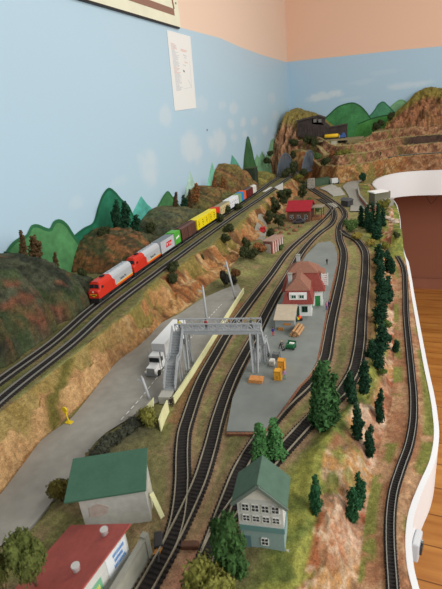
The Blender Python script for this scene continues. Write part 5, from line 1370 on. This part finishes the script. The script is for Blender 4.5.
# stone ledges by the aisle
for i, (px, s) in enumerate((((387, 220), .016), ((391, 221), .014), ((395, 222.5), .016), ((384, 217), .012), ((398, 221), .010))):
    p = P(*px, M + .004); mb = MB().ball((0, 0, .004), (s, s * .7, .007), lat=5, lon=8)
    mb.v = [tuple(Vector(v) * (1 + .25 * mnoise.noise(Vector(v) * 90 + Vector((i, 0, 0))))) for v in mb.v]
    o = mb.build('boulder', mat('boulder_pale', (184, 166, 148), .9, 90, .25, .5)); o.location = (p.x, p.y, ground(min(p.x, float(xfa(p.y)) - .015), p.y))
    if o.location.x > xfa(p.y) - .012: o.location.x = xfa(p.y) - .014
    tag(o, 'pale boulder in the row of rocks at the aisle edge behind the conifers', 'boulder', 'aisle edge boulders')

r6 = random.Random(21); m_rub = mat('rubble_brown', (134, 92, 68), .9, 120, .3, .5)
for i, (x, y) in enumerate(((271, 234), (276, 231), (281, 233), (286, 230), (291, 228), (284, 226), (295, 231), (279, 236), (300, 227), (289, 234))):
    p = P(x, y, M); sz = r6.uniform(.007, .013); mb = MB().ball((0, 0, sz * .3), (sz, sz * .8, sz * .7), lat=5, lon=7)
    mb.v = [tuple(Vector(v) * (1 + .3 * mnoise.noise(Vector(v) * 120 + Vector((i * 3, 0, 0))))) for v in mb.v]
    o = mb.build('boulder', m_rub); o.location = (p.x, p.y, ground(p.x, p.y)); o.rotation_euler = (0, 0, i)
    tag(o, 'reddish brown rock lying on the bare ground before the red roofed cabin', 'rock', 'brown rocks before the cabin')

# coal mine on the ledge, with the yellow car
YM = 3.27
def mp_(x, y): p = PY(x, y, YM); return p
t = thing('mine_building', 'black timber mine building with cupola on the far ledge', 'mine')
mbk_ = mat('mine_black', (66, 56, 52), .85, 40, .35, .2); mrf = mat('mine_roof', (74, 66, 62), .85, 40, .25)
zb = M + .20
p0, p1, p2 = mp_(297.5, 121), mp_(312, 118.5), mp_(329, 128)
def blk(pts, d0, d1, name, m=mbk_): return MB().prism([(p[0], YM + d0, p[1]) for p in pts], (0, d1 - d0, 0)).build(name, m, t)
XZ = lambda x, y: (lambda p: (p.x, p.z))(mp_(x, y))
def low(x):
    q = mp_(x, 140).x; return (q, M + .20 + float(np.interp(q, [-.94, -.72, -.62, -.5, -.42], [.10, .10, .06, .015, 0])) - .012)
blk([low(297), XZ(297, 122), XZ(312, 118), XZ(323.5, 124), XZ(329, 129), low(329)], 0, .14, 'main_hall')
blk([XZ(296, 122), XZ(296, 120.5), XZ(312, 116.2), XZ(312, 118)], -.01, .15, 'roof', mrf)
cu = blk([XZ(312, 124), XZ(312, 118), XZ(317.5, 115.6), XZ(323.5, 117.6), XZ(323.5, 125)], .0, .07, 'cupola')
blk([XZ(311, 118.3), XZ(317.5, 114.9), XZ(324.5, 117.4), XZ(324.5, 118.1), XZ(317.5, 115.8), XZ(311, 119.2)], -.006, .076, 'cupola_roof', mrf)
for x in (313.5, 318.5):
    a, b = mp_(x, 122.5), mp_(x + 3, 119)
    MB().box(a.x, b.x, YM - .002, YM, a.z, b.z).build('window', mat('window_grey', (120, 118, 112), .4), cu)
blk([low(329), XZ(329, 128), XZ(345, 125), low(345)], .02, .12, 'conveyor_wing')
blk([XZ(328.5, 128), XZ(328.5, 127), XZ(345.5, 124), XZ(345.5, 125)], .012, .13, 'wing_roof', mrf)
mb = MB()
for i in range(12):
    a = mp_(298 + i * 2.6, 140); mb.box(a.x - .002, a.x + .002, YM - .003, YM, low(298 + i * 2.6)[1] + .01, low(298 + i * 2.6)[1] + .07)
mb.build('timber_battens', mrf, t)
yb = YM - .035; a, b = PY(324.5, 139, yb), PY(338.5, 136.5, yb)
zl = min(a.z, b.z) - .004
o = MB().box(a.x - .12, b.x + .16, yb - .04, yb + .04, zl - .012, zl).build('mine_siding_ledge', mat('ledge_pale', (138, 126, 96), .9, 60, .2)); tag(o, 'flat pale ledge carrying the mine siding in front of the black building', 'ledge')
t = thing('tank_car', 'long yellow car on the ledge in front of the black mine', 'train car', ((a.x + b.x) / 2, yb, zl))
L = b.x - a.x
MB().tube([(-L / 2, 0, .020), (-L / 2 + .006, 0, .020), (L / 2 - .006, 0, .020), (L / 2, 0, .020)], [.008, .013, .013, .008], 12).build('tank', mat('tank_yellow', (236, 190, 40), .4), t, smooth=True)
MB().box(-L / 2, L / 2, -.010, .010, .004, .009).build('frame', m_black, t)
for x in (-L / 2 + .015, L / 2 - .015): MB().cyl((x, -.009, .004), (x, .009, .004), .004, 10).build('wheelset', mtr, t)
t = thing('shunting_engine', 'small blue and yellow engine at the end of the yellow car', 'locomotive', (b.x + .026, yb, zl))
MB().box(-.022, .022, -.012, .012, .006, .022).build('hood', mat('engine_blue', (64, 98, 156), .5), t)
MB().box(.000, .016, -.013, .013, .022, .034).build('cab', mat('engine_blue', (64, 98, 156), .5), t)
MB().box(-.022, -.018, -.0125, .0125, .006, .024).build('end_panel', mat('tank_yellow', (236, 190, 40), .4), t)
for x in (-.013, .013): MB().cyl((x, -.01, .004), (x, .01, .004), .004, 10).build('wheelset', mtr, t)
c = PY(334, 147, YM - .09); o = MB().box(c.x - .018, c.x + .018, YM - .10, YM - .06, c.z - .02, zl - .012).build('concrete_pier', mat('pier_grey', (176, 172, 156), .85, 60, .15)); tag(o, 'grey concrete pier standing below the yellow car on the rock face', 'pier')

# ------------------------------------------------------------------ trees and bushes
def leaf_mat(name, c, a=.35):
    return mat(name, c, .9, 9, a, 0, 0, 40, .3, .1)
def foliage(blobs, n, size, seed, name, m, parent, core=.74):
    """clumped foam foliage filling a set of ellipsoids"""
    r = random.Random(seed); mb = MB(); tot = sum((b[3] * b[4] * b[5]) ** .667 for b in blobs)
    for (x, y, z, rx, ry, rz) in blobs:
        b0 = len(mb.v); mb.ball((x, y, z), (rx * core, ry * core, rz * core), lat=6, lon=9)
        for i in range(b0, len(mb.v)):
            v = Vector(mb.v[i]); d = v - Vector((x, y, z)); mb.v[i] = tuple(Vector((x, y, z)) + d * (1 + .35 * mnoise.noise(v * 9 + Vector((seed, 0, 0)))))
        for _ in range(int(n * ((rx * ry * rz) ** .667) / tot)):
            while True:
                d = Vector((r.uniform(-1, 1), r.uniform(-1, 1), r.uniform(-1, 1)))
                if .1 < d.length < 1: break
            d = d.normalized() * (.62 + .42 * r.random()); c = Vector((x + d.x * rx, y + d.y * ry, z + d.z * rz)); s = size * r.uniform(.6, 1.3)
            q = [Vector((r.gauss(0, 1), r.gauss(0, 1), r.gauss(0, .8))).normalized() * s for _ in range(4)]
            mb.add([c + k for k in q], [(0, 1, 2), (0, 2, 3), (0, 3, 1), (1, 3, 2)])
    return mb.build(name, m, parent)
PROTO = {}
def proto(kind, seed, m, mt):
    key = (kind, seed, m.name)
    if key in PROTO: return PROTO[key]
    r = random.Random(seed * 31 + len(kind)); t = bpy.data.objects.new('proto', None); COL.objects.link(t)
    if kind == 'conifer':
        bl = []; n = 7
        for i in range(n):
            z = .12 + .82 * i / (n - 1); w = .155 * (1 - (z - .12) * .78) + .012
            bl.append((r.uniform(-.025, .025), r.uniform(-.025, .025), z, w, w, .105))
        foliage(bl, 620, .042, seed, 'foliage', m, t)
        MB().tube([(0, 0, -.06), (0, 0, .5)], [.03, .018], 7).build('trunk', mt, t)
    elif kind == 'column':
        bl = []
        for i in range(6):
            z = .14 + .74 * i / 5; w = (.15, .17, .165, .15, .125, .08)[i]; bl.append((r.uniform(-.05, .05), r.uniform(-.05, .05), z, w, w, .13))
        foliage(bl, 620, .045, seed, 'foliage', m, t)
        MB().tube([(0, 0, -.06), (0, 0, .5)], [.03, .02], 7).build('trunk', mt, t)
    elif kind == 'bush':
        bl = [(r.uniform(-.30, .30), r.uniform(-.30, .30), .34 + r.uniform(0, .32), r.uniform(.24, .34), r.uniform(.24, .34), r.uniform(.22, .32)) for _ in range(7)]
        foliage(bl, 760, .065, seed, 'foliage', m, t)
        MB().tube([(0, 0, -.1), (.02, 0, .3)], [.05, .03], 6).build('trunk', mt, t)
    elif kind == 'clump':
        bl = [(r.uniform(-.22, .22), r.uniform(-.22, .22), .30 + .60 * i / 7, r.uniform(.16, .24), r.uniform(.16, .24), r.uniform(.13, .18)) for i in range(8)]
        foliage(bl, 820, .05, seed, 'foliage', m, t)
        MB().tube([(0, 0, -.08), (.03, 0, .3), (0, .02, .7)], [.035, .025, .015], 6).build('trunk', mt, t)
    elif kind == 'broad':
        bl = [(.28 * math.cos(i * 2.4) * (.4 + .6 * ((i * 7) % 5) / 4), .28 * math.sin(i * 2.4) * (.4 + .6 * ((i * 7) % 5) / 4), .60 + .27 * r.random(), r.uniform(.17, .24), r.uniform(.17, .24), r.uniform(.13, .19)) for i in range(13)]
        foliage(bl, 1800, .036, seed, 'foliage', m, t)
        tk = MB().tube([(0, 0, -.06), (.01, 0, .25), (-.01, .01, .5)], [.05, .038, .025], 8)
        for k in range(4):
            a = k * 1.6; tk.tube([(.0, 0, .26 + .04 * k), (.16 * math.cos(a), .16 * math.sin(a), .5)], [.02, .01], 5)
        tk.build('trunk', mt, t)
    PROTO[key] = t
    return t
used = {}
NAMES = {'conifer': ('conifer_tree', 'tree'), 'column': ('conifer_tree', 'tree'), 'bush': ('bush', 'bush'), 'clump': ('leafy_tree', 'tree'), 'broad': ('leafy_tree', 'tree')}
m_tr = mat('bark', (96, 76, 56), .9, 200, .3)
def plant(kind, loc, h, w, label, m, seed=1, group=None, tilt=0):
    pr = proto(kind, seed, m, m_tr)
    nm, ct = NAMES[kind]
    t = dup(pr, loc, rnd.random() * 6.28, (w, w, h), label, group); t.name = nm; t['category'] = ct
    return t
def at_ground(px, z):
    p = P(*px, z)
    for _ in range(12): p = P(*px, .5 * p.z + .5 * ground(p.x, p.y))
    return p
def tree(kind, base, topy, wpx, label, m, seed=1, group=None, z=M, fixed=False):
    """tree standing where its foot shows; height from its top, spread from its width"""
    p = P(*base, z) if fixed else at_ground(base, z)
    h = zat(p, topy) - p.z
    dist = abs((np.array(p) - CAM) @ RW[:, 2]); w = wpx / F * dist
    k = {'conifer': .36, 'column': .40, 'bush': 1.12, 'clump': .76, 'broad': .86}[kind]
    return plant(kind, p + Vector((0, 0, .004 if base == (362, 183) else -.001)), h, w / k, label, m, seed, group)
CG, CG2 = leaf_mat('needles_green', (62, 98, 56)), leaf_mat('needles_dark', (36, 66, 46))
DK, OLV, BRN, RUST, LG = leaf_mat('leaves_dark', (62, 68, 42)), leaf_mat('leaves_olive', (118, 116, 56)), leaf_mat('needles_brown', (92, 72, 48)), leaf_mat('leaves_rust', (140, 94, 58)), leaf_mat('leaves_green', (84, 108, 60))
BIG = leaf_mat('leaves_big', (92, 100, 52))
# near the bottom
tree('broad', (44, 606), 532, 37, 'big round leafy tree in the lower left corner before the red roof', BIG, 3, fixed=True)
tree('broad', (13, 612), 546, 26, 'leafy tree cut by the left picture edge beside the big round one', BIG, 4, fixed=True)
tree('bush', (62, 501), 477, 28, 'round olive bush at the road edge behind the green roofed shed', leaf_mat('leaves_bush', (104, 98, 50)), 2)
tree('bush', (149, 424), 405, 24, 'olive bush at the end of the dark hedge beside the yellow board', OLV, 3)
hp = spline([P(99, 464), P(112, 449), P(128, 436), P(146, 424)], .011); bl = []
r5 = random.Random(11)
for p in hp: bl.append((p.x + r5.uniform(-.003, .003), p.y + r5.uniform(-.003, .003), ground(p.x, p.y) + .006, r5.uniform(.011, .015), r5.uniform(.010, .013), r5.uniform(.009, .012)))
o = foliage(bl, 2600, .0022, 4, 'hedge', leaf_mat('leaves_hedge', (70, 72, 60)), None); tag(o, 'dark grey green hedge running from the green roofed shed to the yellow fence', 'hedge')
tree('clump', (235, 590), 513, 36, 'irregular deep green tree hiding the corner of the signal house', leaf_mat('needles_deep', (62, 92, 50)), 5)
tree('clump', (225, 575), 520, 22, 'smaller deep green tree left of the irregular one by the signal house', leaf_mat('needles_deep', (62, 92, 50)), 6)
tree('bush', (213, 606), 553, 54, 'large pale olive bush at the bottom edge beside the near track', leaf_mat('leaves_pale', (124, 124, 62)), 4, fixed=True)
tree('bush', (100, 500), 490, 20, 'dark weeds behind the green roofed shed', DK, 5)
# beside the signal house and the platform
tree('conifer', (262, 460), 424, 22, 'bright green conifer at the left of the pair behind the signal house', leaf_mat('needles_bright', (76, 122, 70)), 2)
tree('conifer', (276, 457), 420, 22, 'bright green conifer at the right of the pair behind the signal house', leaf_mat('needles_bright', (76, 122, 70)), 3)
tree('conifer', (324, 428), 363, 28, 'tallest dark conifer of the trio beside the outer track', CG, 4)
tree('conifer', (316, 424), 370, 16, 'slimmer conifer leaning on the left of the tallest trio tree', CG, 5)
tree('conifer', (334, 420), 374, 16, 'shorter conifer at the right of the tallest trio tree', CG, 6)
for i, (b, ty, w, lab) in enumerate((
        ((350, 403), 370, 11, 'slim conifer at the outer track bend right of the tall trio'),
        ((364, 393), 360, 11, 'slim conifer above the ochre rock face, second right of the tall trio'),
        ((357, 439), 404, 10, 'conifer at the edge of the ochre rock below the outer track bend'),
        ((369, 457), 426, 9, 'conifer standing in the cleft of the ochre rock'),
        ((379, 423), 388, 8, 'dark conifer on the right shoulder of the ochre rock'),
        ((316, 515), 476, 11, 'lone conifer on the grassy bank right of the signal house'),
        ((353, 522), 487, 12, 'front tree of the dark conifer pair on the red clay bank'),
        ((359, 508), 474, 11, 'rear tree of the dark conifer pair on the red clay bank'),
        ((378, 369), 343, 11, 'conifer on the bank by the outer track, nearest before the ochre rock'),
        ((371, 358), 340, 9, 'small leaning conifer close to the outer track ditch'),
        ((382, 350), 324, 13, 'stout conifer on the bank beside the ditch, next above the leaning one'),
        ((396, 352), 340, 6, 'tiny conifer alone beside the small gauge track'),
        ((380, 324), 296, 13, 'dark stout conifer halfway along the bank row'),
        ((387, 303), 276, 9, 'slim conifer on the right side of the bank row'),
        ((381, 302), 278, 10, 'conifer left of the slim one in the bank row'),
        ((380, 284), 262, 9, 'conifer on the bank row near the tunnel knoll'),
        ((388, 270), 250, 8, 'thin conifer on the slope left of the tunnel mouth'),
        ((392, 274), 260, 6, 'tiny conifer beside the tunnel mouth of the small gauge track'),
        ((379, 266), 244, 10, 'conifer at the head of the bank row by the brown ditch'),
        ((376, 240), 222, 10, 'conifer just below the clump before the flat roofed house'))):
    tree('column', b, ty - 1, w * 1.3, lab, CG2 if i not in (5, 6, 7) else leaf_mat('needles_bank', (46, 88, 56)), 2 + i % 4, 'conifers along the right bank')
for i, (x, ty, b, w) in enumerate(((361, 206, 226, 9), (367, 205, 228, 9), (372, 203, 227, 9), (377.5, 204, 228, 9), (382.5, 208, 226, 8), (370, 212, 232, 9), (378, 214, 234, 9))):
    tree('conifer', (x, b), ty, w, 'dark conifer in the dense clump before the flat roofed house', CG2, 2 + i % 3, 'dark conifer clump before the flat roofed house')
for i, (b, ty, w, m, lab) in enumerate(((((385, 250)), 240, 10, OLV, 'olive scrub bush on the slope beside the tunnel knoll'), ((370, 246), 238, 12, leaf_mat('scrub_yellow', (140, 126, 62)), 'yellow brown scrub left of the bank conifers'),
        ((358, 240), 231, 14, leaf_mat('scrub_yellow', (140, 126, 62)), 'yellow green scrub at the bend of the outer track'), ((352, 232), 216, 14, LG, 'light green bush beside the dense conifer clump'), ((396, 238), 231, 9, DK, 'dark shrub on the aisle side grass knoll'),
        ((386, 329), 318, 12, leaf_mat('leaves_moss', (92, 112, 56)), 'low mossy bush in the middle of the bank row'), ((383, 375), 368, 9, leaf_mat('leaves_moss', (92, 112, 56)), 'low mossy bush under the bank conifers'),
        ((381, 210), 197, 9, OLV, 'yellowish shrub in front of the flat roofed house, left one'), ((387, 209), 197, 9, OLV, 'yellowish shrub in front of the flat roofed house, right one'), ((362, 183), 172, 8, CG2, 'small conifer shaped shrub by the far road'), ((347, 226), 218, 9, LG, 'light green bush nearest the platform track by the clump'))):
    tree('bush', b, ty, w, lab, m, 2 + i % 4)
# trees on the left hills
for i, (b, ty, w, m, lab, k) in enumerate((((23, 256), 231, 9, BRN, 'slim brown tree on the left rocky hill', 'conifer'), ((35.5, 261), 235, 15, BRN, 'stout brown tree on the left rocky hill, right of the slim one', 'column'),
        ((55, 263), 252, 6, BRN, 'tiny brown shrub on the right slope of the left hill', 'conifer'), ((8, 254), 249, 8, CG2, 'dark tuft on the crest of the left hill', 'bush'),
        ((115.5, 228), 199, 10, CG2, 'left dark tree of three on the hill behind the locomotives', 'column'), ((124.5, 229), 201, 12, CG2, 'middle dark tree of three on the hill behind the locomotives', 'column'), ((135, 236), 214, 11, CG2, 'right dark tree of three on the hill behind the locomotives', 'column'),
        ((104, 234), 224, 14, DK, 'dark shrub on the crest left of the three dark trees', 'bush'), ((82, 276), 266, 10, DK, 'dark shrub in the dip between the two front hills', 'bush'),
        ((152, 231), 220, 11, DK, 'dark shrub on the left shoulder of the grey green dome', 'bush'),
        ((175, 205), 192, 6, BRN, 'small brown tree on the grey green dome', 'conifer'), ((183, 208), 195, 8, CG2, 'dark tree next to the small brown one on the dome', 'column'), ((188.5, 207), 190, 7, BRN, 'brown tree right of the dark one on the dome', 'conifer'), ((195, 200), 183, 9, RUST, 'rust brown tree at the left end of the scrubby olive hill', 'column'),
        ((213.5, 189), 176, 6, RUST, 'single rust brown tree on top of the scrubby olive hill', 'conifer'), ((222, 190), 176, 7, RUST, 'rust brown tree where the olive hill meets the rock cone', 'column'))):
    X_ = -.87 if i != 8 else -.80
    p = PX(b[0], b[1], X_); h = zat(p, ty) - p.z; dist = abs((np.array(p) - CAM) @ RW[:, 2]); kk = {'conifer': .36, 'column': .40, 'bush': 1.12}[k]
    t = plant(k, p - Vector((0, 0, .012)), h + .012, w * 1.1 / F * dist / kk, lab, m, 2 + i % 4)
    if k != 'bush': t.rotation_euler = (0, .2, 0)
# bushes on the cliff and under it
for i, (b, ty, w, m) in enumerate((((174, 272), 260, 15, DK), ((173, 284), 272, 14, DK), ((226, 216), 204, 14, DK), ((220, 222), 209, 9, DK), ((230, 234), 222, 13, DK), ((226, 243), 232, 10, DK), ((239, 210), 202, 9, DK), ((201, 263), 253, 9, DK))):
    p = P(*b, E - .01); X_ = -.60
    p = at_ground(b, E - .01)
    h = zat(p, ty) - p.z; dist = abs((np.array(p) - CAM) @ RW[:, 2])
    plant('bush', p - Vector((0, 0, .004)), max(h, .015) + .004, w / F * dist / 1.05, 'dark olive bush clinging to the top of the ochre cliff below the empty raised track', m, 2 + i % 4, 'dark bushes along the cliff top')
for i, (b, ty, w, m, lab, k) in enumerate((((246, 250), 236, 11, DK, 'dark tree at the cliff foot left of the rust bush', 'bush'), ((244, 259), 245, 14, DK, 'dark bush nearest the leaning post at the cliff foot', 'bush'), ((254, 260), 247, 14, DK, 'dark bush in front of the rust bush', 'bush'),
        ((261, 252), 240, 16, RUST, 'rust coloured bush below the gravel drive', 'bush'), ((225, 287), 268, 11, leaf_mat('leaves_black', (50, 50, 44)), 'blackish bush at the end of the road left of the leaning post', 'bush'), ((233, 285), 274, 9, leaf_mat('leaves_black', (50, 50, 44)), 'blackish shrub right behind the leaning post', 'bush'), ((236, 279), 266, 11, leaf_mat('leaves_rust2', (112, 78, 50)), 'brown shrub at the cliff foot behind the leaning post', 'bush'),
        ((270, 224), 211, 10, DK, 'dark tree just right of the red van', 'clump'), ((279, 229), 213, 13, DK, 'dark tree between the gravel drive and the brown cabin', 'clump'), ((271, 240), 226, 9, DK, 'dark bush beside the gravel drive', 'bush'),
        ((276, 216), 197, 11, DK, 'tall dark tree left of the red cabin roof', 'clump'), ((283, 206), 190, 12, DK, 'dark tree behind the left end of the red roof', 'clump'), ((288, 200), 188, 11, DK, 'dark tree peeping over the red roof', 'clump'), ((303, 201), 184, 9, DK, 'dark tree over the right end of the red roof', 'clump'),
        ((309, 206), 196, 7, LG, 'green shrub at the right end of the cabin', 'bush'), ((318, 212), 203, 7, LG, 'green shrub between the cabin and the far track', 'bush'), ((282, 250), 243, 6, LG, 'low shrub behind the small brick shed', 'bush'))):
    tree(k, b, ty, w, lab, m, 2 + i % 4)
# bridge front and far terraces
for i, (b, ty, w, m, lab, Yd) in enumerate((((287, 177), 167, 12, DK, 'dark tree at the foot of the left truss', 2.80), ((295, 174), 159, 11, DK, 'dark tree standing between the two trusses', 2.84), ((303, 177), 167, 10, DK, 'dark tree against the right truss', 2.80), ((297, 180), 172, 12, OLV, 'olive bush below the gap between the trusses', 2.78), ((288, 187), 178, 9, DK, 'dark bush on the bank left below the bridge', 2.75),
        ((271, 155), 150, 9, DK, 'dark shrub on the painted wall side of the olive mound', 2.95), ((268, 164), 156, 9, DK, 'dark shrub on the olive mound near the wall corner', 2.9),
        ((294, 146), 136, 10, DK, 'dark bush left below the mine on the corner mountain', 3.18), ((314, 146), 136, 9, DK, 'dark bush below the black mine building', 3.16), ((307, 143), 134, 9, DK, 'dark shrub against the foot of the mine', 3.18), ((293, 160), 149, 7, DK, 'dark tuft on the corner mountain face', 3.1),
        ((325, 165), 155, 12, DK, 'dark green bush on the ochre face right of the bridge', 3.0), ((333, 158), 150, 8, RUST, 'rust bush on the ledge above the ochre face', 3.08), ((342, 157), 148, 16, OLV, 'yellow olive bush on the ledge right of the rust one', 3.08), ((318, 160), 151, 8, LG, 'green bush at the pier top beside the right truss', 3.0),
        ((366, 156), 149, 10, OLV, 'olive bush on the middle ledge of the far terraces', 3.2), ((378, 155), 150, 8, DK, 'dark shrub on the middle ledge of the far terraces', 3.22), ((376, 131), 121, 9, DK, 'dark shrub at the left foot of the big brown mountain', 3.5), ((381, 127), 118, 8, DK, 'dark shrub on the left flank of the big brown mountain', 3.55), ((391, 119), 110, 8, DK, 'dark shrub higher on the flank of the big brown mountain', 3.6))):
    p = PY(*b, Yd)
    h = zat(p, ty) - p.z; dist = abs((np.array(p) - CAM) @ RW[:, 2])
    plant('bush', p - Vector((0, 0, .01)), h + .012, w / F * dist / 1.12, lab, m, 2 + i % 4)
for t in list(PROTO.values()):
    for c in list(t.children): bpy.data.objects.remove(c)
    bpy.data.objects.remove(t)

# ------------------------------------------------------------------ light, world, camera
w = bpy.data.worlds.new('world'); SC.world = w; w.use_nodes = True
bg = w.node_tree.nodes['Background']; bg.inputs[0].default_value = (.95, .97, 1.0, 1); bg.inputs[1].default_value = .40
def area(name, loc, target, sx, sy, power, c=(1, 1, 1)):
    l = bpy.data.lights.new(name, 'AREA'); l.shape = 'RECTANGLE'; l.size = sx; l.size_y = sy; l.energy = power; l.color = c
    o = bpy.data.objects.new(name, l); COL.objects.link(o); o.location = loc
    o.rotation_euler = (Vector(target) - Vector(loc)).to_track_quat('-Z', 'Y').to_euler(); return o
area('window_daylight', (2.1, .2, 2.1), (-.3, 1.3, .9), 2.0, 1.3, 76, (1, .97, .93))
area('ceiling_lamp', (.45, 1.9, 2.7), (.2, 1.9, 0), 1.3, .35, 18, (1, .95, .88))
cd = bpy.data.cameras.new('camera'); cam = bpy.data.objects.new('camera', cd); COL.objects.link(cam)
cd.sensor_fit = 'HORIZONTAL'; cd.sensor_width = 36; cd.lens = 36 * F / 442; cd.clip_start = .01; cd.clip_end = 50
R3 = Matrix([[RW[i][0], -RW[i][1], -RW[i][2]] for i in range(3)])
cam.matrix_world = Matrix.Translation(CAM) @ R3.to_4x4()
cd.dof.use_dof = True; cd.dof.focus_distance = 1.2; cd.dof.aperture_fstop = 20
SC.camera = cam
SC.view_settings.view_transform = 'Standard'; SC.view_settings.look = 'None'; SC.view_settings.exposure = -.18; SC.view_settings.gamma = 1
SC.view_settings.use_curve_mapping = False
